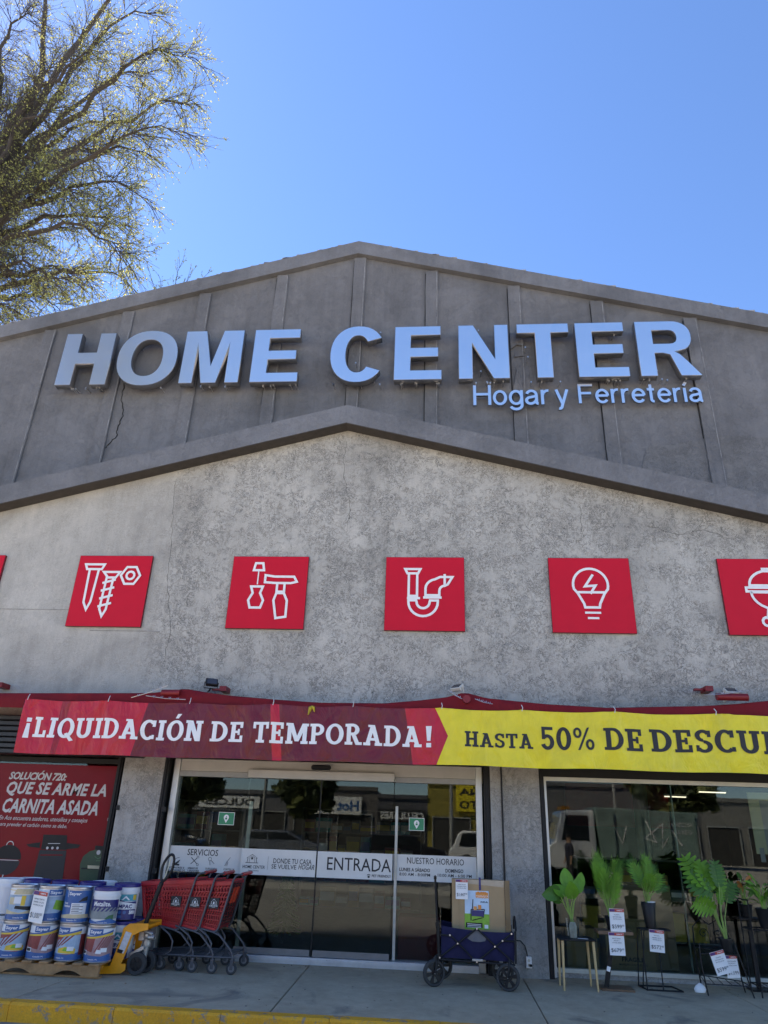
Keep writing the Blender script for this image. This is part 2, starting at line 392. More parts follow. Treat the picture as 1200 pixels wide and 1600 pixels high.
# ================================================================== CONFORMED ART (cut into strips, then bent onto a surface)
def conform(mb, fn, step, name, mats, parent=None, stepz=None, smooth=False):
    me = bpy.data.meshes.new(name); me.from_pydata(mb.v, [], mb.f)
    if not isinstance(mats, (list, tuple)): mats = [mats]
    for m in mats: me.materials.append(m)
    me.polygons.foreach_set('material_index', mb.m)
    bm = bmesh.new(); bm.from_mesh(me)
    xs_ = [v.co.x for v in bm.verts]; zs_ = [v.co.z for v in bm.verts]
    def cuts(lo, hi, st, no):
        k = math.floor(lo/st)+1
        while k*st < hi:
            co = Vector((k*st, 0, 0)) if no.x else Vector((0, 0, k*st))
            bmesh.ops.bisect_plane(bm, geom=bm.verts[:]+bm.edges[:]+bm.faces[:], plane_co=co, plane_no=no, dist=1e-5); k += 1
    cuts(min(xs_), max(xs_), step, Vector((1,0,0)))
    if stepz: cuts(min(zs_), max(zs_), stepz, Vector((0,0,1)))
    for v in bm.verts: v.co = Vector(fn(v.co.x, v.co.z, v.co.y))
    bm.to_mesh(me); bm.free()
    if smooth: me.polygons.foreach_set('use_smooth', [True]*len(me.polygons))
    o = bpy.data.objects.new(name, me); C.objects.link(o)
    if parent: o.parent = parent
    return o
def rect2(mb, x0, x1, z0, z1, y=0, mi=0): mb.add([(x0,y,z0),(x1,y,z0),(x1,y,z1),(x0,y,z1)], [(0,1,2,3)], mi)

# ================================================================== GROUND
KX0, KY0, KX1, KY1 = -4.13, -2.62, -.25, -2.56
ksl = (KY1-KY0)/(KX1-KX0)
def ky(x): return KY0+(x-KX0)*ksl-.13 if x < 3 else ky(2.999)
mb = MB(); mb.quad((-400,-400,-.16),(400,-400,-.16),(400,400,-.16),(-400,400,-.16)); struct(mb.build('ground', M_lot))
mb = MB(); mb.quad((-200,-13,-.152),(200,-13,-.152),(200,-2,-.152),(-200,-2,-.152)); struct(mb.build('road', M_asph))
mb = MB(); mb.box(-40, 40, -.02, 1, -.3, -.012); 
pv = MB(); pv.add([(-14, ky(-14)+.15, -.02), (3, ky(3)+.15, -.02), (14, ky(3)+.15, -.02), (14, .6, -.02), (-14, .6, -.02)], [(0,1,2,3,4)])
side = struct(pv.build('sidewalk', mat('joint_grout', (.05, .048, .045), .95, 0, .3)))
xs = [-14, -10.2, -7.0, -3.9, -1.63, .995, 3.33, 5.7, 8.4, 11, 14]
sk = [0, 0, 0, -.16, .045, -.0, .05, 0, 0, 0, 0]
for i in range(len(xs)-1):
    a, b2 = xs[i], xs[i+1]; g = .006
    mb = MB(); yb = .5
    q = [(a+g-sk[i]*0+sk[i]*1.0, ky(a)+.155), (b2-g+sk[i+1]*1.0, ky(b2)+.155), (b2-g-sk[i+1]*.3, yb), (a+g-sk[i]*.3, yb)]
    if i+1 < len(xs)-0 and a < 3 < b2: q = [q[0], (3, ky(3)+.155), q[1], q[2], q[3]]
    n = len(q); mb.add([(x, y, 0) for x, y in q]+[(x, y, -.1) for x, y in q], [tuple(range(n)), tuple(range(2*n-1, n-1, -1))]+[(k, k+n, (k+1) % n+n, (k+1) % n) for k in range(n)])
    mb.build('pavement_slab', M_pave, side, bevel=.006)
# kerb stones
krb = thing('kerb', '', ''); del krb['label']; del krb['category']; krb['kind'] = 'structure'
kx = -14.0
while kx < 14:
    k2 = kx+.995
    mb = MB(); ya, yb = ky(kx), ky(k2); h0 = .002+random.uniform(-.002, .003)
    pr = [(0, -.16), (0, h0-.02), (.02, h0), (.15, h0), (.15, -.16)]
    vs = [(kx, ya+p, z) for p, z in pr]+[(k2, yb+p, z) for p, z in pr]
    mb.add(vs, [(0,1,2,3,4), (9,8,7,6,5)]+[(i, i+5, (i+1) % 5+5, (i+1) % 5) for i in range(5)])
    mb.build('kerb_stone', M_kerb, krb); kx += 1.0

# ================================================================== BUILDING
bld = thing('store_building', 'grey stuccoed warehouse store with stepped gables and glass shopfront', 'building')
AXL, ZL, SL = -1.55, 7.69, .262; AXU, ZU, SU = -1.74, 12.71, .274
WL, WR = -13.5, 11.5
YW, YU = -.2, 1.0
def gable(ax, z, s, x0, x1, zb): return [(x0, zb), (x1, zb), (x1, z-(x1-ax)*s), (ax, z), (x0, z-(ax-x0)*s)]
mb = MB(); mb.prism(gable(AXL, ZL, SL, WL, WR, 2.42), YW, .9); low = mb.build('lower_wall', M_low, bld)
mb = MB(); mb.prism(gable(AXU, ZU, SU, WL-2, WR+2, 4.5), YU, 1.6); up = mb.build('upper_wall', M_up, bld)
def coping(ax, z, s, x0, x1, y0, y1, th, par, m_, nm='coping'):
    for xa, xb in ((x0, ax), (ax, x1)):
        n = 5
        mb = MB()
        za, zb = z-abs(xa-ax)*s, z-abs(xb-ax)*s
        mb.prism([(xa, za), (xb, zb), (xb, zb+th), (xa, za+th)], y0, y1)
        mb.build(nm, m_, par)
coping(AXL, ZL+.005, SL, WL, WR, -.45, .95, .34, bld, M_cop)
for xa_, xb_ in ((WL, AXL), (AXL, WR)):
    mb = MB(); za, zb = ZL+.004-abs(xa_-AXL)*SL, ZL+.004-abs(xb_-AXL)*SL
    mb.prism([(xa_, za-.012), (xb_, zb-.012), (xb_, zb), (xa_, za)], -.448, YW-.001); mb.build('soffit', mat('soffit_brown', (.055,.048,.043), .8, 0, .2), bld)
coping(AXU, ZU+.005, SU, WL-2, WR+2, .88, 1.7, .34, bld, M_cop)
# rounded lumps of cement along the upper coping top edge
mb = MB()
for i in range(90):
    x = random.uniform(-12, 9); z = ZU-abs(x-AXU)*SU+.34
    mb.box(x-random.uniform(.04,.2), x+random.uniform(.04,.2), .9, 1.5, z-.02, z+random.uniform(.008,.02))
stuff(mb.build('mortar_lumps', mat('mortar', (.3,.29,.28), .9, 0, .3, 20, .5), bld))
# pilasters
for i, x in enumerate([-11.6, -9.85, -8.17, -6.55, -4.95, -3.33, -1.69, -.17, 1.5, 3.12, 4.86, 6.5, 8.1, 9.8]):
    zt = ZU-abs(x-AXU)*SU-.002; hw = .125
    mb = MB(); z2 = zt-hw*SU; zz = min(ZU-abs(x-hw-AXU)*SU, ZU-abs(x+hw-AXU)*SU)-.002
    def jg(k, s_): return random.uniform(-.008, .008)
    L = [(x-hw+jg(0,0), 5.5+(zz-5.5)*t/12) for t in range(13)]; Rr = [(x+hw+jg(0,0), 5.5+(zz-5.5)*t/12) for t in range(12, -1, -1)]
    if abs(x-1.5) < .01:      # broken pilaster behind the T
        P1 = [p for p in L if p[1] < 9.3]+[(x-hw, 9.2), (x-.02, 9.75), (x+hw*.6, 9.2)]+[(x+hw, 9.1)]+[p for p in Rr if p[1] < 9.1]
        mb.prism(P1, YU-.045, YU+.01)
        mb.prism([(x-hw, 10.2), (x-.01, 10.3), (x+hw, 10.28), (x+hw, zz), (x-hw, zz)], YU-.045, YU+.01)
        mb.prism([(x-.06, 10.02), (x+hw, 10.04), (x+hw, 10.12), (x-.04, 10.1)], YU-.03, YU+.01)
    else: mb.prism(L+Rr, YU-.045, YU+.01)
    mb.build('pilaster', M_up, bld)
    mb = MB(); mb.box(x+hw-.03, x+hw-.018, YU-.05, YU-.044, 5.5, zz-.05)
    mb.build('pilaster_seam', mat('pale_seam', (.22,.22,.225), .8, 0, .5, 6), bld)
    mb = MB(); mb.box(x-hw-.016, x-hw+.004, YU-.012, YU-.001, 5.5, zz-.05)
    mb.build('pilaster_joint', mat('dark_joint', (.02,.02,.02), .9, 0, .3), bld)
# crack in the upper wall
cpts = [P(x, y, YU-.004) for x, y in ((194,600),(190,625),(193,645),(186,662),(182,680),(170,694),(160,703),(150,720),(132,730))]
pts = []
for a, b2 in zip(cpts, cpts[1:]):
    for t in range(4): pts.append(a.lerp(b2, t/4)+Vector((random.uniform(-.02,.02), 0, random.uniform(-.02,.02))))
mb = MB(); mb.tube(pts, [random.uniform(.006,.014) for _ in pts], 5); mb.build('wall_crack', MATS['dark_joint'], bld)
# rough render patch low on the right of the upper wall
pt = [P(x, y, YU-.014) for x, y in ((1010,700),(1085,688),(1128,680),(1200,684),(1290,690),(1290,800),(1200,790),(1100,770),(1000,745))]
mb = MB(); mb.prism([(p.x, p.z) for p in pt], YU-.014, YU+.005); mb.build('render_patch', m_stucco('patch_stucco', (.17,.168,.168), (.06,.06,.06), .7), bld)
# hairline cracks on the lower wall
for seed_pts in (((540,690),(536,740),(548,790),(541,840)), ((275,750),(268,830),(262,900),(266,990),(255,1040)), ((905,790),(912,840),(899,850)), ((1010,820),(1060,835),(1100,828),(1150,845))):
    ps = [P(x, y, YW-.001) for x, y in seed_pts]; pts = []
    for a, b2 in zip(ps, ps[1:]):
        for t in range(8): pts.append(a.lerp(b2, t/8)+Vector((random.uniform(-.02,.02), 0, random.uniform(-.02,.02))))
    mb = MB(); mb.tube(pts, [random.uniform(.001,.003) for _ in pts], 4); mb.build('wall_crack', MATS['dark_joint'], bld)
# seams on the lower wall
mb = MB()
for x0_, x1_, y_ in ((-40, 128, 951), (140, 250, 985)):
    a, b2 = P(x0_, y_, YW), P(x1_, y_, YW); mb.box(a.x, b2.x, YW-.004, YW+.002, a.z-.006, a.z+.006)
mb.build('wall_seam', mat('seam_grey', (.27,.26,.24), .9, 0, .4, 9), bld)
# roofs and flanks
mb = MB()
for y0, y1, ax, z, s, zo in ((.9, 1.05, AXL, ZL, SL, .2),): pass
mb.prism([(WL-2, ZU-(AXU-WL+2)*SU), (AXU, ZU), (WR+2, ZU-(WR+2-AXU)*SU), (WR+2, ZU-(WR+2-AXU)*SU+.1), (AXU, ZU+.1), (WL-2, ZU-(AXU-WL+2)*SU+.1)], 1.7, 26)
mb.build('roof', mat('sheet_roof', (.25,.25,.26), .5, .3, .2), bld)
mb = MB(); mb.box(WL-2.1, WL-2, 1.6, 26, -.1, 9); mb.box(WR+2, WR+2.1, 1.6, 26, -.1, 9); mb.box(WL-2, WR+2, 26, 26.2, -.1, 9)
mb.box(WL-2, WL, YU, 1.6, -.1, 6); mb.box(WR, WR+2, YU, 1.6, -.1, 6)
mb.build('side_wall', M_up, bld)
# piers at the shopfront (front flush with the wall above)
def pier(x0, x1, nm='pier'):
    mb = MB(); mb.box(x0, x1, YW+.003, .6, -.05, 2.418); return mb.build(nm, M_col, bld)
lp0, lp1 = P(222,1300,YW).x, P(243,1300,YW).x+.03
XD0, XD1 = P(262,1300,0).x-.02, P(752,1300,0).x+.02       # door frame outer
XW0 = P(853,1300,0).x
pier(-4.42, XD0-.09); pier(XD1+.10, XW0-.08); pier(-13.5, -9.5); pier(7.6, 11.5)
# conduit on the centre pier
cx_ = P(786,1300,YW).x
mb = MB(); mb.tube([(cx_, YW-.008, 2.4), (cx_, YW-.008, .55), (cx_+.07, YW-.008, .4)], .011, 8); mb.build('conduit', BLACK, bld)
# roller shutter rails
for x in (XD0-.07, XD1+.055, -4.49, XW0-.05):
    mb = MB(); mb.box(x-.035, x+.035, YW+.02, .0, 0, 2.4); mb.box(x-.012, x+.012, YW-.0, YW+.02, .05, 2.38)
    mb.build('shutter_rail', BLACK, bld)
for x in (XD0-.07, -4.46):
    for z in (.95, 1.7):
        mb = MB(); mb.box(x+.03, x+.08, YW-.01, YW+.04, z, z+.06); mb.build('rail_bracket', BLACK, bld)
# ----- entrance
ZS, ZT = .085, 2.17
ent = thing('automatic_door', 'glass sliding entrance with white lettered vinyl band across it', 'door')
mb = MB(); mb.box(XD0, XD0+.085, -.06, .08, 0, 2.40); mb.build('door_frame', ALU, ent, bevel=.004)
mb = MB(); mb.box(XD1-.085, XD1, -.06, .08, 0, 2.40); mb.build('door_frame', ALU, ent, bevel=.004)
mb = MB(); mb.box(XD0+.087, XD1-.087, -.04, .1, ZT+.07, 2.40); mb.build('header', ALUW, ent, bevel=.004)
xa, xm, xb = P(388,1300,0).x, P(502,1300,0).x, P(617,1300,0).x
xa1, xm1, xb1 = P(391,1215,0).x, P(504,1215,0).x, P(617,1219,0).x
xa, xm, xb = xa1, xm1, xb1
mb = MB(); mb.box(xa, xb, -.14, -.042, ZT+.0, ZT+.11); mb.build('operator_box', ALUW, ent, bevel=.006)
mb = MB(); mb.box(XD0+.087, xa-.003, -.05, .09, ZT, ZT+.068); mb.box(xb+.003, XD1-.087, -.05, .09, ZT, ZT+.068); mb.build('transom_rail', mat('grey_rail', (.3,.3,.29), .5, .3, .1), ent)
c0 = P(502,1199,-.16)
mb = MB(); mb.box(c0.x-.135, c0.x+.135, -.2, -.142, c0.z-.035, c0.z+.03); mb.build('motion_sensor', BPLAST, ent, bevel=.018)
mb = MB(); mb.box(XD0+.087, XD1-.087, -.09, .09, 0, ZS-.005); mb.box(XD0+.087, xm-.01, -.1, -.091, .03, ZS-.02); mb.box(xm+.01, XD1-.087, -.1, -.091, .03, ZS-.02)
mb.build('sill', mat('sill_aluminium', (.62,.64,.66), .3, .6, .1, 6), ent, bevel=.003)
panes = [(XD0+.09, xa, .03), (xa+.004, xm-.008, -.03), (xm+.008, xb-.004, -.03), (xb, XD1-.09, .03)]
for x0, x1, y in panes:
    mb = MB(); mb.box(x0, x1, y-.005, y+.005, ZS, ZT); mb.build('glass_pane', M_glass, ent)
mb = MB(); mb.box(xm-.007, xm+.007, -.05, -.01, ZS, ZT+.1); mb.build('door_seal', BLACK, ent)
for x, wd in ((xa+.03, .05), (xb+.02, .035)):
    mb = MB(); mb.box(x, x+wd, -.012, .01, ZS, ZT-.3); mb.build('stile', mat('stile_grey', (.40,.41,.38), .4, .4, .2, 4), ent)
mb = MB(); mb.box(xa+.02, xm-.02, -.045, -.012, ZS, ZS+.07); mb.box(xm+.02, xb-.02, -.045, -.012, ZS, ZS+.07); mb.build('bottom_rail', mat('grey_rail2', (.2,.2,.2), .4, .5, .1), ent)
# vinyl band, four pieces, with print
zt_, zb_ = 1.285, .975
vy = -.05
gp = [(XD0+.09, xa-.003), (xa+.003, xm-.01), (xm+.01, xb-.003), (xb+.003, XD1-.09)]
for i, (x0, x1) in enumerate(gp):
    y = vy if i in (1, 2) else .012
    mb = MB(); mb.box(x0, x1, y, y+.002, zb_, zt_); band = mb.build('vinyl_band', VINYL, ent)
    pr_ = MB(); Y = y-.002; fn = flat(Y)
    if i == 0:
        ptext(pr_, 'SERVICIOS', (293,1327,341,1337), Y, bold=.01)
        for n_, r_ in (('EXTERIORES E', (262,1354,288,1357)), ('IGUALADORES DE', (260,1358,289,1361)), ('COLOR', (268,1362,282,1365)),
                       ('ARMADO DE', (293,1355,309,1358)), ('Y AFILADORES', (292,1359,311,1362)), ('A MUEBLE', (294,1363,310,1366)), ('DUPLICADO', (321,1356,339,1359)), ('DE LLAVES', (322,1360,338,1363)), ('CORTES DE', (349,1357,366,1360)), ('MADERA', (350,1361,364,1364))):
            ptext(pr_, n_, r_, Y, bold=.02)
        c = prect(268,1340,283,1352,Y)
        for k in range(4):
            a = k*.28; poly(pr_, [(c[0]-.05+.02*k, c[1]-.045), (c[0]+.045, c[1]-.05+.028*k), (c[0]+.05, c[1]-.03+.028*k), (c[0]-.05+.015*k, c[1]-.02)], flat(Y-.0006*k), 0) if k % 2 == 0 else stroke(pr_, arc(c[0]+.04, c[1]-.04, .03*k, .03*k, 90, 180, 6), .004, flat(Y-.0006*k))
        c = prect(297,1339,310,1351,Y)
        stroke(pr_, [(c[0]-.045, c[1]-.04), (c[0]+.04, c[1]+.04)], .007, fn); stroke(pr_, [(c[0]-.045, c[1]+.04), (c[0]+.045, c[1]-.04)], .007, flat(Y-.0008))
        stroke(pr_, arc(c[0]+.045, c[1]+.045, .014, .014, -60, 200, 8), .004, flat(Y-.0012)); stroke(pr_, arc(c[0]+.05, c[1]-.045, .014, .014, -180, 100, 8), .004, flat(Y-.0012))
        c = prect(325,1340,335,1351,Y)
        stroke(pr_, arc(c[0]-.02, c[1]+.025, .022, .022, 0, 350, 10), .004, fn, closed=False); stroke(pr_, [(c[0]-.005, c[1]+.01), (c[0]+.045, c[1]-.03)], .005, flat(Y-.0008)); stroke(pr_, [(c[0]-.02, c[1]), (c[0]-.01, c[1]-.05)], .005, flat(Y-.0008))
        c = prect(352,1340,360,1352,Y)
        stroke(pr_, [(c[0]+.03, c[1]+.05), (c[0]-.015, c[1]-.01)], .004, fn)
        for k in range(3): stroke(pr_, [(c[0]-.015+.01*k, c[1]-.01), (c[0]-.04+.016*k, c[1]-.055)], .003, flat(Y-.0008*(k+1)))
    if i == 1:
        c = prect(384,1335,404,1348,Y); W_, H_ = c[2]/2, c[3]/2
        stroke(pr_, [(c[0]-W_, c[1]-H_), (c[0]+W_, c[1]-H_)], .005, fn)
        stroke(pr_, [(c[0]-W_*.75, c[1]-H_), (c[0]-W_*.65, c[1]+H_*.2), (c[0]-W_*.9, c[1]+H_*.1), (c[0], c[1]+H_), (c[0]+W_*.9, c[1]+H_*.1), (c[0]+W_*.65, c[1]+H_*.2), (c[0]+W_*.75, c[1]-H_)], .005, flat(Y-.0008))
        stroke(pr_, [(c[0]-W_*.4, c[1]-H_), (c[0]-W_*.4, c[1]+H_*.25), (c[0], c[1]+H_*.6), (c[0]+W_*.4, c[1]+H_*.25), (c[0]+W_*.4, c[1]-H_)], .003, flat(Y-.0012))
        poly(pr_, [(c[0]-.013, c[1]-.01), (c[0]+.013, c[1]-.01), (c[0]+.013, c[1]+.016), (c[0]-.013, c[1]+.016)], flat(Y-.002))
        ptext(pr_, 'HOME CENTER', (379,1352,414,1357), Y, bold=.012); ptext(pr_, 'Hogar y Ferretería', (388,1359,404,1362), Y, bold=.01)
        c = prect(418,1338,419,1359,Y); stroke(pr_, [(c[0], c[1]-c[3]/2), (c[0], c[1]+c[3]/2)], .002, fn)
        ptext(pr_, 'DONDE TU CASA', (427,1342,487,1350), Y, bold=.008); ptext(pr_, 'SE VUELVE', (424,1351,463,1358), Y, bold=.008); ptext(pr_, 'HOGAR', (466,1351,491,1359), Y, bold=.008, shear=.3)
    if i == 2:
        ptext(pr_, 'ENTRADA', (511,1341,611,1361), Y, bold=.004); ptext(pr_, 'PET FRIENDLY', (581,1367,611,1371), Y, bold=.02)
        c = prect(573,1365,579,1372,Y); poly(pr_, arc(c[0], c[1]-.012, .016, .013, 0, 330, 8), fn)
        for k in (-1.5, -.5, .5, 1.5): poly(pr_, arc(c[0]+k*.011, c[1]+.016-abs(k)*.004, .005, .008, 0, 300, 6), fn)
    if i == 3:
        ptext(pr_, 'NUESTRO HORARIO', (636,1341,725,1351), Y, bold=.005)
        ptext(pr_, 'LUNES A SÁBADO', (624,1355,672,1362), Y, bold=.025); ptext(pr_, '8:00 AM - 8:00PM', (624,1364,672,1369), Y, bold=.01)
        ptext(pr_, 'DOMINGO', (696,1358,724,1364), Y, bold=.025); ptext(pr_, '10:00 AM - 6:00 PM', (684,1366,737,1371), Y, bold=.01)
    pr_.build('lettering', DGREY, band, recalc=False)
for r_ in ((341,1269,366,1289), (639,1278,663,1298)):
    c = prect(*r_, .015); y = .018; fn = flat(y)
    mb = MB(); mb.box(c[0]-c[2]/2, c[0]+c[2]/2, y, y+.004, c[1]-c[3]/2, c[1]+c[3]/2, 1)
    q = .006; mb.add([fn2 for fn2 in [(c[0]-c[2]/2+q, y-.002, c[1]-c[3]/2+q), (c[0]+c[2]/2-q, y-.002, c[1]-c[3]/2+q), (c[0]+c[2]/2-q, y-.002, c[1]+c[3]/2-q), (c[0]-c[2]/2+q, y-.002, c[1]+c[3]/2-q)]], [(0,1,2,3)], 0)
    f3 = flat(y-.004); drop = arc(c[0], c[1]+.014, .036, .036, -30, 210, 14)+[(c[0], c[1]-.055)]; poly(mb, drop, f3, 1)
    f4 = flat(y-.006); poly(mb, [(c[0]-.014, c[1]-.012), (c[0]+.014, c[1]-.012), (c[0]+.014, c[1]+.01), (c[0]-.014, c[1]+.01)], f4, 0); poly(mb, [(c[0]-.008, c[1]+.014), (c[0]+.01, c[1]+.016), (c[0]+.002, c[1]+.036)], f4, 0)
    mb.build('green_sticker', [GREEN, WHITE], ent, recalc=False)
# ----- right display window
win = thing('display_window', 'large right hand shop window with pale frame behind the potted plants', 'window')
XW1 = 7.55; ZW1 = 2.30
zb = .10
mb = MB(); mb.box(XW0-.02, XW0+.03, -.06, .06, 0, ZW1); mb.build('window_frame', ALU, win)
mb = MB(); mb.box(XW0+.031, XW1, -.06, .06, ZW1-.05, ZW1); mb.build('top_rail', ALU, win)
mb = MB(); mb.box(XW0+.031, XW1, -.05, .06, .055, zb); mb.build('bottom_rail', mat('pale_rail', (.50,.50,.44), .5, .2, .1), win)
mb = MB(); mb.box(XW0-.02, XW1, -.03, .1, -.02, .053); mb.build('plinth', M_col, win)
jx = P(1065,1370,0).x
for a, b2 in ((XW0+.031, jx-.003), (jx+.003, XW0+4.9), (XW0+4.906, XW1)):
    mb = MB(); mb.box(a, b2, -.005, .005, zb, ZW1-.05); mb.build('glass_pane', M_glass, win)
mb = MB(); mb.box(jx-.008, jx+.008, .008, .05, zb, ZW1-.05); mb.build('glass_fin', mat('glass_edge', (.16,.24,.22), .2, 0, .1), win)
# wall above windows down to frame head
mb = MB(); mb.box(XW0-.08, 7.6, -.05, .6, ZW1+.002, 2.417); mb.build('lintel', BLACK, bld)
mb = MB(); mb.box(XD0-.02, XD1+.02, .1, .6, 2.2, 2.417); mb.build('lintel', ALUW, bld)
# ----- left window with the barbecue poster
lw = thing('poster_window', 'left shop window with black frame holding a red barbecue poster', 'window')
LX1 = P(203,1300,0).x
mb = MB(); mb.box(LX1-.0, LX1+.07, -.06, .06, .0, 2.36); mb.build('window_frame', BLACK, lw)
mb = MB(); mb.box(-9.4, LX1-.002, -.08, .08, 2.30, 2.36); mb.build('top_rail', BLACK, lw)
mb = MB(); mb.box(-9.4, LX1-.002, -.06, .3, -.02, .25); mb.build('plinth', M_col, lw)
mb = MB(); mb.box(-9.4, LX1-.002, -.005, .005, .25, 2.30); mb.build('glass_pane', M_glass, lw)
mb = MB()
for k in range(3):
    z = 2.46+k*.0
for k in range(7): 
    mb = MB(); z = 2.37+k*.075
    mb.box(-9.4, LX1+.15, -.46+.015*(k % 2), -.25, z, z+.07); mb.build('shutter_slat', mat('shutter_dark', (.035,.035,.037), .35, .6, .2, 6), lw, bevel=.012)
pstr = thing('barbecue_poster', 'large red printed poster about grilling meat, covering the left shop window', 'poster', (0,0,0))
PY = -.02
mb = MB(); mb.box(-7.6, P(199,1300,PY).x, PY, PY+.008, .3, 2.27); mb.build('sheet', POSTER, pstr)
mb = MB(); Y = PY-.003
mb = MB(); ptext(mb, 'SOLUCIÓN 720:', (15,1204,105,1219), Y, bold=.03, shear=.22, spacing=.92); mb.build('lettering', PTEXT, pstr, recalc=False)
mb = MB(); ptext(mb, 'QUE SE ARME LA', (10,1223,167,1246), Y, bold=.03, shear=.22, spacing=1.04); mb.build('lettering', PTEXT, pstr, recalc=False)
mb = MB(); ptext(mb, 'CARNITA ASADA', (4,1249,154,1272), Y, bold=.03, shear=.22, spacing=1.04); mb.build('lettering', PTEXT, pstr, recalc=False)
mb = MB(); ptext(mb, 'En Ace encuentra asadores, utensilios y consejos', (-2,1276,137,1285), Y, bold=.005, shear=.25); mb.build('lettering', PTEXT, pstr, recalc=False)
mb = MB(); ptext(mb, 'para prender el carbón como se debe.', (-4,1286,105,1294), Y, bold=.005, shear=.25); mb.build('lettering', PTEXT, pstr, recalc=False)
mb = MB(); ptext(mb, 'PILAS', (168,1278,189,1283), Y); mb.build('lettering', PTEXT, pstr, recalc=False)
mb = MB(); fn = flat(Y)
c = prect(-12,1318,32,1372,Y)   # kettle
poly(mb, arc(c[0], c[1]+.02, c[2]*.5, c[3]*.42, 0, 180, 14), fn, 0); poly(mb, arc(c[0], c[1]+.0, c[2]*.48, c[3]*.42, 180, 360, 14), fn, 1)
stroke(mb, arc(c[0]-.0, c[1]+.19, .05, .05, 0, 180, 6), .008, flat(Y-.001), 2); stroke(mb, [(c[0], c[1]-.17), (c[0]-.02, .75)], .012, flat(Y-.001), 2)
stroke(mb, [(c[0]-.17, c[1]+.008), (c[0]+.17, c[1]+.008)], .007, flat(Y-.0015), 2)
def pp(x, y): q = P(x, y, Y); return (q.x, q.z)
poly(mb, [pp(68,1304), pp(105,1305), pp(104,1328), pp(64,1327)], fn, 0)
poly(mb, [pp(62,1328), pp(104,1329), pp(97,1378), pp(50,1376)], flat(Y-.001), 1)
poly(mb, [pp(41,1319), pp(63,1316), pp(62,1325), pp(45,1323)], flat(Y-.001), 0); poly(mb, [pp(105,1317), pp(126,1320), pp(122,1325), pp(104,1327)], flat(Y-.001), 0)
stroke(mb, [pp(63,1336), pp(98,1336)], .01, flat(Y-.002), 3); stroke(mb, [pp(75,1318), pp(94,1318)], .006, flat(Y-.002), 2)
for x in (74, 82, 90): poly(mb, [(a+pp(x,1325)[0], b_+pp(x,1325)[1]) for a, b_ in arc(0, 0, .018, .018, 0, 330, 8)], flat(Y-.002), 2)
k1 = [pp(*q) for q in ((124,1376),(125,1350),(130,1338),(140,1330),(148,1328),(149,1321),(161,1322),(162,1329),(170,1334),(175,1346),(174,1376))]
poly(mb, k1, fn, 4); stroke(mb, [pp(127,1357), pp(173,1358)], .014, flat(Y-.001), 0)
poly(mb, [pp(137,1352), pp(162,1353), pp(162,1358), pp(137,1357)], flat(Y-.003), 5)
poly(mb, [pp(149,1321), pp(161,1322), pp(161,1329), pp(149,1328)], flat(Y-.001), 0)
q0 = pp(154,1332); poly(mb, [(q0[0]+a, q0[1]+b_) for a, b_ in arc(0,0,.028,.03,0,330,10)], flat(Y-.002), 2)
stroke(mb, [pp(148,1338), pp(153,1342), pp(160,1338), pp(161,1345), pp(150,1345)], .005, flat(Y-.002), 6)
mb.build('printed_grills', [BLACK, DGREY, PTEXT, POSTER, KAMG, TAN, mat('kamado_mark', (.05,.2,.08), .5)], pstr, recalc=False)

# ----- interior
intr = thing('store_interior', 'dim sales room seen through the shop windows', 'room')
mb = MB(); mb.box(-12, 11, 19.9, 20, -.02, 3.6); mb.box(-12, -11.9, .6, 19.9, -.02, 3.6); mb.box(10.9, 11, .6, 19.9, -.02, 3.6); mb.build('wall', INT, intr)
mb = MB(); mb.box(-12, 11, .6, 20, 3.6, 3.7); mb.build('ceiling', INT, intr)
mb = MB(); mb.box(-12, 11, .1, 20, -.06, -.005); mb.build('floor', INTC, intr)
mb = MB(); c = prect(885, 1226, 1045, 1292, 9); mb.box(c[0]-c[2]/2, c[0]+c[2]/2, 9, 9.1, c[1]-c[3]/2, c[1]+c[3]/2); mb.build('red_wall_panel', MARD, intr)
for i, (px, py, Y, L_) in enumerate(((1018,1250,10,.5),(1055,1245,9,.55),(1113,1238,8,.65))):
    t = thing('ceiling_lamp', f'lit tube lamp inside, {["left one of the pair over the slim black planter","right one of the pair over the slim black planter","above the large split-leaf plant","behind the left glass of the entrance","deep behind the sliding doors"][i]}', 'lamp', P(px, py, Y), .1, 'tube lamps in the store')
    mb = MB(); mb.box(-L_/2, L_/2, -.05, .05, .01, .06); mb.tube([(0,0,.06),(0,0,3.6-t.location.z)], .008, 5); mb.build('housing', ALU, t)
    mb = MB(); mb.box(-L_/2+.01, L_/2-.01, -.02, .02, -.012, .009); mb.build('tube', LAMPW, t)
q = P(1001, 1260, 4); mb = MB(); mb.cyl((q.x, 4, -.005), (q.x, 4, 3.6), .13, 20); tag(mb.build('steel_column', mat('column_paint', (.20,.21,.20), .5, .2), None, True), 'round grey steel column inside behind the right window', 'column')
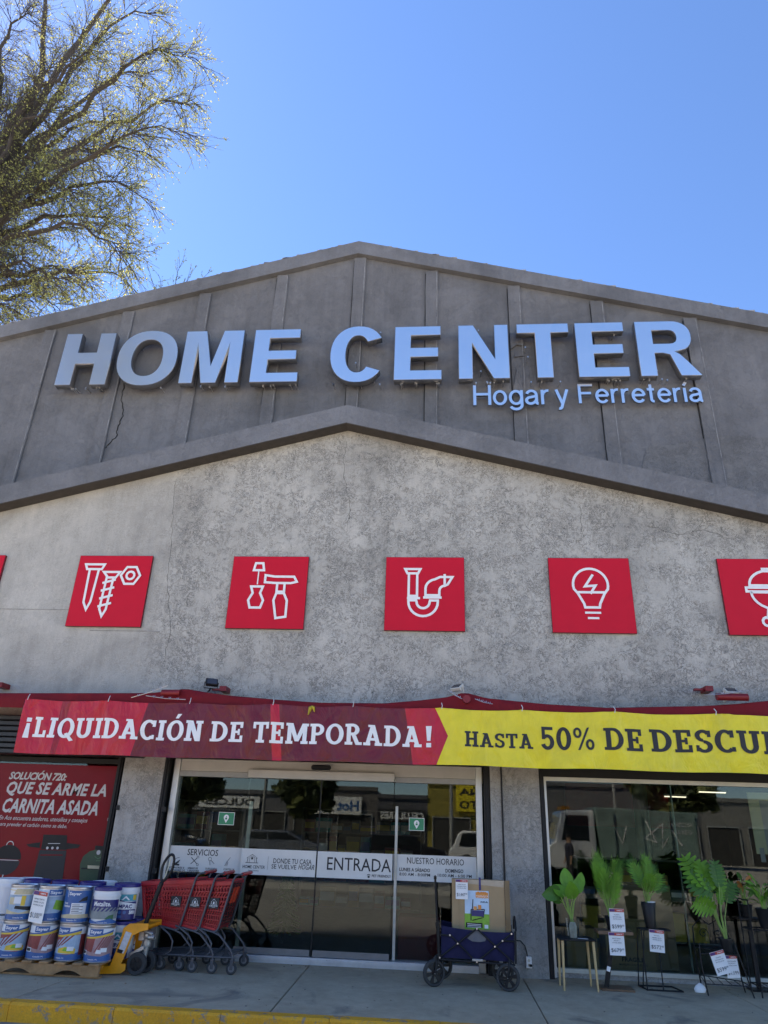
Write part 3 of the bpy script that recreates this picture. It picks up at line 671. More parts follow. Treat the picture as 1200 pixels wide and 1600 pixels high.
# goods inside
ORD = ['first','second','third','fourth','fifth','sixth','seventh','eighth','ninth','tenth','eleventh','twelfth','thirteenth']; LEV = ['bottom','second','third','fourth','fifth']
def shelf(label, px, Y, w_, h_, seed, cols_):
    q = P(px, 1400, Y); r_ = random.Random(seed)
    t = thing('display_shelf', label, 'shelf', (q.x, Y, 0)); n = int(h_/.4)
    for k in range(n+1): mb = MB(); mb.box(-w_/2, w_/2, 0, .4, k*h_/n-.01+.03, k*h_/n+.03+.01); mb.build('shelf_board', mat('shelf_grey', (.16,.16,.16), .5), t)
    for x in (-w_/2-.02, w_/2+.001): mb = MB(); mb.box(x, x+.02, 0, .4, -.005, h_+.06); mb.build('upright', mat('shelf_grey', (.16,.16,.16), .5), t)
    for k in range(n):
        x = -w_/2+.03; z = k*h_/n+.041; ix = -1
        while x < w_/2-.3:
            ix += 1; bw = r_.uniform(.16,.34); bh = r_.uniform(.12, h_/n-.06); g_ = thing('packaged_item', f'{ORD[ix]} boxed item from the left, {LEV[k]} board, rack {label.split(", ")[1]}', 'box', (q.x+x, Y+.05, z), 0, 'boxed goods on the shelves inside'); g_.name = 'packaged_item'
            mb = MB(); mb.box(0, bw, 0, .25, 0, bh); mb.build('carton', r_.choice(cols_), g_); mb = MB(); mb.box(.01, bw-.01, -.002, .0, bh*.3, bh*.75); mb.build('label', r_.choice([WHITE, YOLK, BLUE]), g_); x += bw+.02
shelf('grey metal rack, behind left entrance glass', 310, 3.2, 1.2, 1.9, 3, [KRAFT, MARD, GCANV, TEAL])
shelf('grey metal rack, behind middle entrance glass', 560, 6.5, 2.6, 1.9, 4, [KRAFT, GCANV, MAROON, TEAL, MAUVE])
shelf('grey metal rack, inside display window', 1010, 3.4, 2.2, 1.2, 6, [KRAFT, GCANV, KRAFTD, YOLK])
mb = MB(); a, b2 = P(622,1440,.5), P(688,1500,.5); mb.box(a.x, b2.x, .5, .95, -.004, .52); t = thing('red_cabinet', 'low dark red cabinet behind the right side entrance glass', 'cabinet', ((a.x+b2.x)/2, .5, 0))
mb = MB(); hw = (b2.x-a.x)/2; mb.box(-hw, hw, 0, .45, -.004, .52); mb.build('body', MARD, t, bevel=.01); mb = MB(); mb.box(-hw+.03, hw-.03, -.008, 0, .05, .48); mb.build('door', MARD, t)
for i, (px, Y, w_, h_, lab) in enumerate(((985,.45,.62,.62,'brown carton marked FRAGILE on the floor inside the right window'), (910,.5,.4,.48,'smaller plain carton behind the light-legged stool'), (1010,.9,.8,1.0,'tall brown carton behind the FRAGILE carton'))):
    q = P(px, 1480, Y); t = thing('cardboard_box', lab, 'box', (q.x, Y, 0)); mb = MB(); mb.box(-w_/2, w_/2, 0, .4, -.004, h_); mb.build('carton', KRAFT if i != 2 else KRAFTD, t, bevel=.004)
    if i == 0: a = MB(); put_text(a, 'FRAGILE', flat(-.003), .28, .05, .02, .16, 0, bold=.03); a.build('print', DGREY, t, recalc=False); a = MB(); put_text(a, 'MANEJAR CON CUIDADO', flat(-.003), .36, .03, .02, .10, 0, bold=.01); a.build('print', DGREY, t, recalc=False)
a, b2 = P(1163,1216,.25), P(1205,1335,.25)
t = thing('cream_poster', 'cream coloured poster with picture inside the window at the right edge', 'poster', (a.x, .25, 0)); mb = MB(); mb.add([(0.0,0,b2.z),(1.6,0,b2.z),(1.6,0,2.2),(-.0,0,2.2),(0,.01,b2.z),(1.6,.01,b2.z),(1.6,.01,2.2),(0,.01,2.2)], [(0,1,2,3),(7,6,5,4),(0,3,7,4),(1,5,6,2)]); mb.build('sheet', mat('cream_board', (.62,.58,.38), .5, 0, .05), t)
mb = MB(); rect2(mb, .14, .5, 1.45, 2.1, -.003, 0); rect2(mb, .2, .5, 1.5, 1.75, -.005, 1); rect2(mb, .04, .10, 1.35, 1.52, -.003, 0); mb.build('print', [mat('poster_grey', (.35,.36,.38), .5), mat('poster_orange', (.5,.16,.04), .5)], t, recalc=False)
# decorated little tree inside
t = thing('artificial_tree', 'small artificial conifer inside behind the left sliding door', 'plant', (P(447,1400,1.6).x, 1.6, 0))
mb = MB(); mb.cyl((0,0,0), (0,0,1.0), .02, 8); mb.build('trunk', M_bark, t)
mb = MB()
for k in range(260):
    z = random.uniform(.15,1.05); r_ = .26*(1.1-z)+.03; a = random.uniform(0,2*PI); mb.beam((0,0,z+.05), (r_*math.cos(a), r_*math.sin(a), z-.03), .03, .012)
stuff(mb.build('needles', M_leafd, t))

# ================================================================== RED PICTOGRAM PANELS
def W2(x, y): q = P(x, y, YW); return q
panels = [(None, 12, 'wrench'), (128, 245, 'screws'), (367, 483, 'tools'), (604, 725, 'pipe'), (855, 979, 'bulb'), (1117, None, 'grill')]
labs = {'wrench': 'red square panel cut off by the left frame edge on the stucco', 'screws': 'red square wall panel showing a nail, screw and hex nut', 'tools': 'red square wall panel showing screwdriver and hammer outline',
        'pipe': 'red square wall panel showing white drain pipe trap', 'bulb': 'red square wall panel showing white light bulb', 'grill': 'red square wall panel showing kettle grill at right edge'}
PZ0, PZ1 = 4.245, 5.395
for i, (xl, xr, kind) in enumerate(panels):
    pxs = {'wrench': W2(12, 871).x-1.2, 'grill': W2(1117, 871).x}.get(kind)
    x0 = pxs if pxs is not None else W2(xl, 871).x
    wd = 1.19
    t = thing('pictogram_panel', labs[kind], 'sign', (x0+wd/2, YW-.045, (PZ0+PZ1)/2), 0, 'red pictogram panels on the stucco wall')
    hz = (PZ1-PZ0)/2
    mb = MB(); mb.box(-wd/2, wd/2, 0, .04, -hz, hz, 1); mb.add([(-wd/2+.004, -.002, -hz+.004), (wd/2-.004, -.002, -hz+.004), (wd/2-.004, -.002, hz-.004), (-wd/2+.004, -.002, hz-.004)], [(0,1,2,3)], 0)
    mb.build('board', [SIGNRED, SIGNEDGE], t, recalc=False)
    mb = MB(); T = .028; lay = [0]
    def S(pts, closed=True, t_=None):
        lay[0] += 1; stroke(mb, [(a*1.15, b_*1.15) for a, b_ in pts], t_ or T, flat(-.006-.0012*lay[0]), 0, closed)
    if kind == 'screws':
        S([(-.41,.37),(-.14,.37),(-.17,.30),(-.38,.30)]); S([(-.34,.30),(-.21,.30),(-.235,-.16),(-.275,-.27),(-.33,-.17)], True)
        S([(-.13,.26),(.10,.26),(.05,.18),(-.06,.18)], True); S([(-.075,.18),(.02,.18),(.0,-.27),(-.04,-.36),(-.09,-.26)])
        for k in range(4): S([(-.12,.10-.11*k),(.06,.15-.11*k)], False)
        S([(.12,.21),(.19,.33),(.32,.33),(.39,.21),(.32,.09),(.19,.09)]); S(arc(.255,.21,.055,.055,0,330,11))
    elif kind == 'tools':
        S([(-.20,.40),(-.10,.40),(-.08,.30),(-.22,.30)]); S([(-.15,.30),(-.15,.10)], False, .014)
        S([(-.23,.07),(-.07,.07),(-.10,-.02),(-.05,-.12),(-.08,-.22),(-.22,-.22),(-.25,-.12),(-.20,-.02)])
        S([(-.05,.23),(.08,.21),(.34,.21),(.38,.14),(.30,.12),(.10,.12),(-.05,.13)]); S([(.12,.12),(.22,.12),(.22,.0),(.12,.0)])
        S([(.12,-.02),(.22,-.02),(.27,-.12),(.27,-.34),(.14,-.36),(.09,-.12)])
    elif kind == 'pipe':
        S([(-.26,.33),(-.06,.33),(-.09,.27),(-.23,.27)]); S([(-.21,.27),(-.10,.27),(-.10,-.04),(-.21,-.04)])
        S([(-.23,-.07),(-.06,-.07)], False); S([(-.21,-.1)]+arc(-.02,-.12,.19,.19,180,360,14)+[(.17,-.1),(.07,-.1)]+arc(-.02,-.12,.085,.085,360,180,10)[0:]+[(-.11,-.1)])
        S([(-.02,-.06),(.22,-.06)], False); S([(.01,-.03),(.19,-.03),(.19,.03)]+arc(.26,.03,.07,.07,180,90,4)+[(.30,.12),(.36,.22),(.20,.22)]+arc(.16,.06,.15,.13,100,180,5))
        S([(.26,.26),(.26,.11)], False)
    elif kind == 'bulb':
        S([(-.09,-.17),(-.10,-.12),(-.17,0.02)]+arc(0,.13,.22,.22,195,-15,20)+[(.17,.02),(.10,-.12),(.09,-.17)])
        S([(-.19,.03),(.0,.03),(.05,.03),(.19,.03)], False); S([(.04,.27),(-.07,.11),(.06,.12),(-.01,.01)], False)
        S([(-.10,-.24),(.10,-.24)], False, .024); S([(-.07,-.31),(.07,-.31)], False, .024)
    elif kind == 'grill':
        S(arc(.1,.14,.27,.20,0,180,16)); S([(-.22,.11),(.42,.11),(.42,.06),(-.22,.06)]); S([(-.17,.05)]+arc(.1,.05,.27,.22,180,360,14)); S([(.02,.36),(.18,.36),(.18,.33),(.02,.33)])
        S([(0,-.17),(-.03,-.3)], False); S(arc(-.04,-.33,.055,.055,0,330,10)); S([(.2,-.17),(.26,-.38)], False)
    else:
        S([(-.3,-.3),(.3,.3)], False, .03)
    mb.build('pictogram', WHITE, t, recalc=False)

# ================================================================== CHANNEL LETTERS
YF = .70          # front face plane
BZ, TZ = 9.33, 10.58
H_ = TZ-BZ
def curve_letter(loops, depth, bev=.004, res=1):
    cu = bpy.data.curves.new('l', 'CURVE'); cu.dimensions = '2D'; cu.fill_mode = 'BOTH'; cu.extrude = depth/2; cu.bevel_depth = bev; cu.bevel_resolution = 0; cu.offset = -bev
    for lp in loops:
        sp = cu.splines.new('POLY'); sp.points.add(len(lp)-1)
        for p, q in zip(sp.points, lp): p.co = (q[0], q[1], 0, 1)
        sp.use_cyclic_u = True
    ob = bpy.data.objects.new('l', cu); C.objects.link(ob); dg = bpy.context.evaluated_depsgraph_get()
    me = bpy.data.meshes.new_from_object(ob.evaluated_get(dg)); bpy.data.objects.remove(ob); bpy.data.curves.remove(cu); return me
def ell(cx, cy, rx, ry, n=40, p=2.25):
    out = []
    for k in range(n):
        t = 2*PI*k/n; c_, s_ = math.cos(t), math.sin(t)
        out.append((cx+rx*math.copysign(abs(c_)**(2/p), c_), cy+ry*math.copysign(abs(s_)**(2/p), s_)))
    return out
def seg(cx, cy, rx, ry, a0, a1, n=20, p=2.2):
    out = []
    for k in range(n+1):
        t = math.radians(a0+(a1-a0)*k/n); c_, s_ = math.cos(t), math.sin(t)
        out.append((cx+rx*math.copysign(abs(c_)**(2/p), c_), cy+ry*math.copysign(abs(s_)**(2/p), s_)))
    return out
t = .2
def LH(w_): return [[(0,0),(.26,0),(.26,.4),(w_-.26,.4),(w_-.26,0),(w_,0),(w_,1),(w_-.26,1),(w_-.26,.62),(.26,.62),(.26,1),(0,1)]]
def LE(w_): return [[(0,0),(w_,0),(w_,.17),(.25,.17),(.25,.42),(w_*.93,.42),(w_*.93,.59),(.25,.59),(.25,.83),(w_*.98,.83),(w_*.98,1),(0,1)]]
def LM(w_): return [[(0,0),(.215,0),(.215,.74),(w_/2-.12,0),(w_/2+.12,0),(w_-.215,.74),(w_-.215,0),(w_,0),(w_,1),(w_-.33,1),(w_/2,.33),(.33,1),(0,1)]]
def LN(w_): return [[(0,0),(.21,0),(.21,.66),(w_-.24,0),(w_,0),(w_,1),(w_-.21,1),(w_-.21,.36),(.23,1),(0,1)]]
def LT(w_): return [[(w_/2-.12,0),(w_/2+.12,0),(w_/2+.12,.83),(w_,.83),(w_,1),(0,1),(0,.83),(w_/2-.12,.83)]]
def LO(w_): return [ell(w_/2,.5,w_/2,.53), ell(w_/2,.5,w_/2-.24,.35)]
def LC(w_):
    o = seg(w_/2+.01,.5,w_/2+.01,.53,32,325,30); i = seg(w_/2+.01,.5,w_/2-.23,.35,318,38,24)
    return [o+i]
def LR(w_):
    o = [(0,0),(.24,0),(.24,.41),(.36,.41),(.46,.38),(w_-.30,0),(w_,0),(w_-.17,.25),(w_-.27,.385),(w_-.34,.435)]+seg(w_-.36,.715,.29,.285,-55,90,12,2.3)+[(0,1)]
    i = [(.24,.58),(.24,.83)]+seg(w_-.40,.705,.115,.125,90,-90,8,2.4)
    return [o, i]
sgn = thing('channel_letter_sign', 'big satin metal letters reading HOME CENTER on the dark gable', 'sign', (0, YF, BZ))
specs = [('H',85,164,600,LH),('O',183.5,276.5,560,LO),('M',278,371,600,LM),('E',389,463.5,598,LE),('C',516,599.5,555,LC),('E',615,690,594,LE),('N',717,797,592,LN),('T',806.6,887,508,LT),('E',905,985,588,LE),('R',1002,1098,586,LR)]
pins = []
for ch, xa_, xb_, yy, fnc in specs:
    A, B = P(xa_, yy, YF), P(xb_, yy, YF); wd = (B.x-A.x)/H_
    me = curve_letter(fnc(wd), .15/H_)
    me.materials.clear(); me.materials.append(M_sign); me.materials.append(M_signside)
    o = bpy.data.objects.new('letter', me); C.objects.link(o); o.parent = sgn
    for vtx in me.vertices:
        x, y, z = vtx.co; vtx.co = (A.x+x*H_, .075-z*H_, y*H_)
    me.flip_normals(); me.update()
    for p in me.polygons: p.material_index = 0 if abs(p.normal.y) > .9 else 1
    mb = MB()
    for k in range(9):
        x = random.uniform(A.x+.03, B.x-.03); z = random.choice([0.02, .0, 1.23, random.uniform(.1, 1.2)])
        mb.cyl((x, .12, z), (x, .30, z), .008, 5)
        mb.box(x-.012, x+.012, .1, .13, z-.035, z-.004)
    stuff(mb.build('mounting_pins', CHROME, o))
sg2 = thing('tagline_letter_sign', 'smaller satin letters reading Hogar y Ferretería under the big sign', 'sign', (0, .84, 9.0))
def ribbon(mb, pts, t, y0, y1, closed=False, cap=True):
    m2 = MB(); stroke(m2, pts, t, lambda u, v: (u, y0, v), 0, closed); N = len(m2.v)//2
    vs = m2.v+[(x, y1, z) for x, y, z in m2.v]; M = len(m2.v); fs = list(m2.f); K = N if closed else N-1
    for i in range(K): j = (i+1) % N; fs += [(i, j, j+M, i+M), (i+N, i+N+M, j+N+M, j+N)]
    if not closed: fs += [(0, M, M+N, N), (N-1, 2*N-1, 2*N-1+M, N-1+M)]
    mb.add(vs, fs)
def hel(ch):
    X = .72; r = X/2; t = .06; w_ = .62
    bowl = arc(w_/2, r, w_/2-t, r-t+.015, 0, 360, 22)[:-1]
    return {'H': ([([(t,0),(t,1)],0),([(.72,0),(.72,1)],0),([(t,.54),(.72,.54)],0)], .78),
     'F': ([([(.66,1-t),(t,1-t),(t,0)],0),([(t,.52),(.58,.52)],0)], .68),
     'o': ([(bowl,1)], w_),
     'g': ([(bowl,1),([(w_-t,X),(w_-t,.02)]+arc(w_/2,-.02,w_/2-t,.20,0,-160,12),0)], w_),
     'a': ([(arc(.29,X-.24,.21,.20,165,0,9)+[(.50,.12)]+arc(.58,.10,.08,.06,180,270,4),0),([(.50,.42),(.30,.37)]+arc(.24,.20,.18,.155,100,290,10)+[(.40,.10),(.50,.22)],0)], .62),
     'r': ([([(t,0),(t,X)],0),([(t,.42)]+arc(.30,.40,.24,.28,170,80,7),0)], .38),
     'y': ([([(.04,X),(.29,.02)],0),([(.54,X),(.27,-.10)]+arc(.16,-.10,.11,.13,-10,-110,5),0)], .58),
     'e': ([(arc(.31,r,.25,r-t+.015,-38,-360+2,20)[:],0),([(.07,r+.02),(.56,r+.02)],0)], .62),
     't': ([([(.16,.93),(.16,.16)]+arc(.26,.14,.10,.085,180,280,5),0),([(0,X-.05),(.32,X-.05)],0)], .36),
     'í': ([([(t,0),(t,X)],0),([(.04,.84),(.16,1.02)],0)], .14)}[ch]
def tagline(word, x0, x1, yb, yt, Y):
    a_, b_ = P(x0, yb, Y), P(x1, yb, Y); zb_ = a_.z; h_ = P(x0, yt, Y).z-zb_; gs = [hel(c_) for c_ in word]; gap = .085
    tot = sum(g[1] for g in gs)+gap*(len(gs)-1); sx = (b_.x-a_.x)/tot; cur = 0
    for g in gs:
        mb = MB()
        for k, (pl, cl) in enumerate(g[0]): ribbon(mb, [(a_.x+(cur+p[0])*sx, zb_-9.0+p[1]*h_) for p in pl], (.095)*h_, -.0006*k, .05, bool(cl))
        ob = mb.build('letter', [M_sign, M_signside], sg2)
        for p in ob.data.polygons: p.material_index = 0 if abs(p.normal.y) > .9 else 1
        cur += g[1]+gap
tagline('Hogar', 740, 860, 633, 602, .84); tagline('y', 869, 889, 631, 600, .84); tagline('Ferretería', 905, 1101, 630, 600, .84)

# ================================================================== BANNER
BY = -1.03
bz0, bz1 = 2.335, 3.03
bx0 = P(31, 1135, BY).x; bx1 = 6.6
ties = [P(x, 1100, BY).x for x in (44, 170, 296, 428, 552, 690, 815, 958, 1114)]+[5.4, 6.4]
def hnoise(x, z):
    return (math.sin(3.1*x+1.7*z)+.6*math.sin(7.3*x-4.1*z+1)+.4*math.sin(13.7*x+6.3*z+2.2)+.25*math.sin(25*x-11*z))/2.25
def banfn(x, z, y):
    t = (bz1-z)/(bz1-bz0); d = 0
    for tx in ties:
        u = (x-tx)
        d -= .050*math.exp(-(u/(.03+.16*t))**2)*(1-.5*t)
        d += .030*math.cos(u/(.05+.12*t))*math.exp(-(u/(.10+.35*t))**2)*(1-t*.3)
    k = min(range(len(ties)-1), key=lambda i: abs((ties[i]+ties[i+1])/2-x)); sp = (x-ties[k])/(ties[k+1]-ties[k])
    sag = -.022*max(0, math.sin(PI*min(1, max(0, sp))))*(1-t)**2
    return (x, BY+y+d+.028*hnoise(x, z)+.012*math.sin(1.3*x), z+sag+.006*math.sin(4*x)*t)
ban = thing('promotional_banner', 'long red and yellow vinyl banner announcing a clearance, tied along the awning', 'banner')
def bx(px, top): return P(px, 1100 if top else 1190, BY).x
mb = MB()
zones = [(bx0, bx0, 0)]
zc = [(P(40,1093,BY).x, P(22,1177,BY).x), (bx(96,1), bx(76,0)), (bx(110,1), bx(84,0)), (bx(232,1), bx(202,0)), (bx(423,1), bx(425,0)), (bx(437,1), bx(440,0)), (bx(633,1), bx(645,0))]
cols = [0, 1, 0, 1, 2, 1]
cols = [2, 0, 2, 1, 2, 1]
for i in range(6): mb.add([(zc[i][1],0,bz0),(zc[i+1][1],0,bz0),(zc[i+1][0],0,bz1),(zc[i][0],0,bz1)], [(0,1,2,3)], cols[i])
cvt, cvm, cvb = bx(680,1), P(700,1148,BY).x, bx(682,0); zm = (bz0+bz1)/2
mb.add([(zc[6][1],0,bz0),(cvb,0,bz0),(cvm,0,zm),(cvt,0,bz1),(zc[6][0],0,bz1)], [(0,1,2,3,4)], 2)
mb.add([(cvb,0,bz0),(bx1,0,bz0),(bx1,0,bz1),(cvt,0,bz1),(cvm,0,zm)], [(0,1,2,3,4)], 3)
conform(mb, banfn, .045, 'sheet', [M_banred, M_bandark, M_banbri, M_banyel], ban, .06, True)
# slab-serif glyphs from strokes; each piece sits a hair prouder than the last
def glyph(ch):
    T_, S_ = .19, .135; pcs = []; 
    def R_(a, b_, c_, d): pcs.append([(a,b_),(c_,b_),(c_,d),(a,d)])
    def Q_(*p): pcs.append(list(p))
    def ring(cx, cy, rx, ry, t_, a0, a1, tv=None, n=16):
        tv = tv or t_; o = arc(cx, cy, rx, ry, a0, a1, n); i_ = arc(cx, cy, rx-t_, ry-tv, a0, a1, n)
        for k in range(n): pcs.append([o[k], o[k+1], i_[k+1], i_[k]])
    def stem(x, z0=0, z1=1, b_=True, t_=True, ov=.08):
        R_(x, z0, x+T_, z1)
        if b_: R_(x-ov, z0, x+T_+ov, z0+S_)
        if t_: R_(x-ov, z1-S_, x+T_+ov, z1)
    if ch == 'I': stem(.08); w_ = .35
    elif ch == 'L': stem(.08); R_(.1, 0, .62, S_); R_(.48, 0, .62, .34); w_ = .64
    elif ch in 'OQÓ':
        ring(.40, .5, .40, .51, .20, 0, 360, .14, 28); w_ = .80
        if ch == 'Q': Q_((.36,.2),(.5,.26),(.84,-.12),(.66,-.16))
        if ch == 'Ó': Q_((.33,1.1),(.47,1.1),(.6,1.32),(.42,1.32))
    elif ch == 'U': stem(.08, .3, 1, False); stem(.52, .3, 1, False); ring(.395, .33, .315, .34, T_, 180, 360, .15); w_ = .80
    elif ch == 'D': stem(.08); ring(.32, .5, .44, .5, .20, -90, 90, S_); R_(.1,0,.33,S_); R_(.1,1-S_,.33,1); w_ = .78
    elif ch == 'A': Q_((.08,0),(.26,0),(.5,.95),(.32,1)); Q_((.30,1),(.50,1),(.78,0),(.59,0)); R_(.2,.24,.66,.36); R_(0,0,.32,S_); R_(.52,0,.86,S_); R_(.2,1-S_*.8,.46,1); w_ = .86
    elif ch == 'C': ring(.38,.5,.38,.51,.20,48,312,.14,22); R_(.54,.66,.68,.98); R_(.56,.05,.68,.25); w_ = .72
    elif ch == 'N': stem(.08,0,1,True,False); R_(0,1-S_,.26,1); Q_((.08,1),(.30,1),(.72,0),(.50,0)); R_(.53,0,.72,1); R_(.45,1-S_,.80,1); w_ = .82
    elif ch == 'E': stem(.08); R_(.1,0,.62,S_); R_(.49,0,.62,.32); R_(.1,1-S_,.61,1); R_(.48,.70,.61,1); R_(.2,.44,.48,.44+.12); R_(.38,.35,.48,.65); w_ = .66
    elif ch == 'T': R_(.27,0,.46,1); R_(.17,0,.56,S_); R_(0,1-S_,.73,1); R_(0,.68,.13,1); R_(.60,.68,.73,1); w_ = .74
    elif ch == 'M': stem(.08,0,1,True,False,.07); R_(.78,0,.97,1); R_(.71,0,1.04,S_); R_(0,1-S_,.25,1); R_(.8,1-S_,1.04,1); Q_((.1,1),(.32,1),(.62,.12),(.44,.12)); Q_((.74,1),(.95,1),(.62,.12),(.44,.12)); w_ = 1.04
    elif ch == 'P': stem(.08); ring(.36,.71,.30,.29,.19,-90,90,S_); R_(.1,1-S_,.37,1); R_(.1,.42,.37,.42+S_); w_ = .68
    elif ch == 'R': stem(.08); ring(.36,.72,.29,.28,.19,-90,90,S_); R_(.1,1-S_,.37,1); R_(.1,.44,.37,.44+S_); Q_((.30,.46),(.50,.46),(.70,0),(.50,0)); R_(.5,0,.78,S_); w_ = .78
    elif ch == 'H': stem(.08); stem(.52); R_(.2,.43,.6,.57); w_ = .80
    elif ch == 'S': ring(.32,.74,.30,.27,.18,20,270,.14); ring(.32,.27,.31,.28,.18,-160,90,.14); R_(.48,.68,.60,.97); R_(.03,.05,.15,.32); w_ = .64
    elif ch == '5': R_(.06,.45,.21,1); R_(.06,.86,.56,1); ring(.30,.33,.31,.34,.19,-160,130,.15,18); w_ = .64
    elif ch == '0': ring(.33,.5,.33,.51,.20,0,360,.15,26); w_ = .68
    elif ch == '%': ring(.20,.76,.19,.24,.11,0,360,.11,18); ring(.72,.24,.19,.24,.11,0,360,.11,18); Q_((.18,0),(.28,0),(.74,1),(.64,1)); w_ = .92
    elif ch == '!': R_(.06,0,.26,.2); Q_((.09,.3),(.23,.3),(.28,1),(.04,1)); w_ = .32
    elif ch == '¡': R_(.06,.62,.26,.82); Q_((.09,.54),(.23,.54),(.28,-.18),(.04,-.18)); w_ = .32
    else: w_ = .3
    return pcs, w_
def slab(mb, word, x0, x1, z0, z1, mi=0, gap=.07, skew=.0, small=None):
    gs = [(glyph(c_), (small if small and i else 1)) for i, c_ in enumerate(word)]
    tot = sum(g[1]*s_+gap for g, s_ in gs)-gap; sx = (x1-x0)/tot; h_ = z1-z0; cur = 0; n = 0
    for (pcs, w_), s_ in gs:
        for k, pc in enumerate(pcs):
            y = -.005-.0003*(k % 12)
            mb.add([(x0+(cur+a*s_)*sx+skew*b_*h_, y, z0+b_*h_*s_) for a, b_ in pc], [tuple(range(len(pc)))], mi)
        cur += w_*s_+gap
def zz_(x, y): return P(x, y, BY).z
tz0, tz1 = zz_(185,1154.5), zz_(185,1122.5)
mb = MB()
def bX(x, y=1142): return P(x, y, BY).x
slab(mb, '¡', bX(37), bX(48), tz0+.03, tz1+.03); conform(mb, banfn, .045, 'lettering', WHITE, ban, .06)
for wd, a, b2 in (('LIQUIDACIÓN', 52, 317), ('DE', 329, 381), ('TEMPORADA', 396, 659), ('!', 664, 676)):
    mb = MB(); slab(mb, wd, bX(a), bX(b2), tz0, tz1); conform(mb, banfn, .045, 'lettering', WHITE, ban, .06)
for wd, x0_, x1_, px_, yb_, yt_, sm in (('HASTA',726,832,775,1168,1143,.92),('50%',844,927,885,1171.5,1135,None),('DE',942,1003,970,1173,1138,None),('DESCUENTO',1014,None,1100,1176,1140,None)):
    mb = MB(); slab(mb, wd, bX(x0_), bX(x1_) if x1_ else bX(1014)+2.42, zz_(px_,yb_), zz_(px_,yt_), 0, .07, 0, sm); conform(mb, banfn, .045, 'lettering', DGREY, ban, .06)
for tx in ties:
    mb = MB(); q = banfn(tx, bz1-.01, 0); mb.tube([(tx, q[1]-.01, bz1-.02), (tx+.01, q[1]-.02, bz1+.02), (tx+.0, q[1]+.02, bz1+.06)], .005, 5)
    mb.build('tie_cord', mat('white_cord', (.6,.6,.6), .8), ban)

# ================================================================== AWNING
awn = thing('awning', 'red fabric awning sagging between arms above the clearance banner', 'awning')
sil = [(-330,1075),(-80,1082),(0,1083),(120,1083),(235,1083),(252,1081),(275,1078),(290,1076),(310,1080),(360,1087),(430,1093),(500,1098),(600,1099),(660,1094),(700,1089),(716,1084),(725,1082),(735,1084),(760,1091),(850,1100),(950,1106),(1050,1104),(1100,1103),(1150,1100),(1200,1095),(1300,1090),(1500,1100)]
AY = -.92
prof = [(P(x, y, AY).x, P(x, y, AY).z) for x, y in sil]
def silz(x):
    for (a, za), (b_, zb2) in zip(prof, prof[1:]):
        if a <= x <= b_: return za+(zb2-za)*(x-a)/(b_-a)
    return prof[-1][1]
nx = 170; xs2 = [prof[0][0]+(prof[-1][0]-prof[0][0])*i/nx for i in range(nx+1)]
mb = MB(); rows = []
def awrow(x):
    z = silz(x); wob = .006*math.sin(9*x)+.004*math.sin(23*x+1)
    zf = 3.012
    return [(x, -.22, z+.06), (x, -.5, z+.045+wob), (x, -.8, z+.01+wob), (x, AY, z), (x, -.935+wob, z-.008), (x, -.945+wob, (z+zf)/2), (x, -.95+wob, zf), (x, -.94, zf-.09)]
vs = []; fs = []
for i, x in enumerate(xs2):
    vs += awrow(x)
    if i: fs += [((i-1)*8+k, i*8+k, i*8+k+1, (i-1)*8+k+1) for k in range(7)]
mb.add(vs, fs); o = mb.build('canopy', M_awn, awn, True, recalc=False)
mb = MB()
for x in [-5.6, -4.4, -3.1, -1.4, -.1, 1.2, 2.6, 4.0, 5.3]:
    z = silz(x); mb.tube([(x, -.21, z+.03), (x, -.94, z-.03)], .018, 8)
mb.build('support_arms', mat('awning_dark_red_steel', (.22,.01,.015), .4, .2, .1), awn)
RST = MATS['awning_dark_red_steel']
mb = MB(); q = P(267,1083,-.98); mb.cyl((q.x-.12, -.99, q.z), (q.x+.13, -.99, q.z+.005), .042, 18); mb.build('roller_tube', RST, awn, True)
mb = MB(); q = P(729,1093,-1.0); mb.cyl((q.x, -1.05, q.z), (q.x, -.7, q.z), .05, 18); mb.build('roller_tube', RST, awn, True)
mb = MB(); q = P(1140,1089,-.98); mb.cyl((q.x-.16, -.98, q.z), (q.x+.22, -.98, q.z-.0), .045, 18); mb.build('roller_tube', RST, awn, True)
for a, b2 in (((205,1090),(262,1071)), ((228,1087),(290,1093)), ((1100,1086),(1170,1079)), ((700,1078),(722,1092)), ((742,1092),(770,1100))):
    p, q = P(*a, -1.03), P(*b2, -1.03); mb = MB(); m_ = p.lerp(q, .5)-Vector((0,0,.012)); mb.tube([p, m_, q], .005, 5)
    for k in range(4): r_ = p.lerp(q, .2+.2*k); mb.tube([r_+Vector((-.012,0,.01)), r_+Vector((.008,-.01,-.014)), r_+Vector((.014,0,.012))], .005, 4)
    mb.build('lashing_wire', CHROME, awn)
# yellow rag tied under the awning
q = P(488,1106,-1.05); mb = MB()
for k in range(5):
    a = random.uniform(-.05,.05); mb.tube([q+Vector((0,0,.02)), q+Vector((a*.6,-.01,.0)), q+Vector((a,0,-.05-random.random()*.04))], [.012,.02,.006], 6)
tag(mb.build('tied_rag', mat('yellow_rag', (.45,.33,.03), .8, 0, .4, 20), None, True), 'small yellow rag knotted on the red awning edge', 'rag')
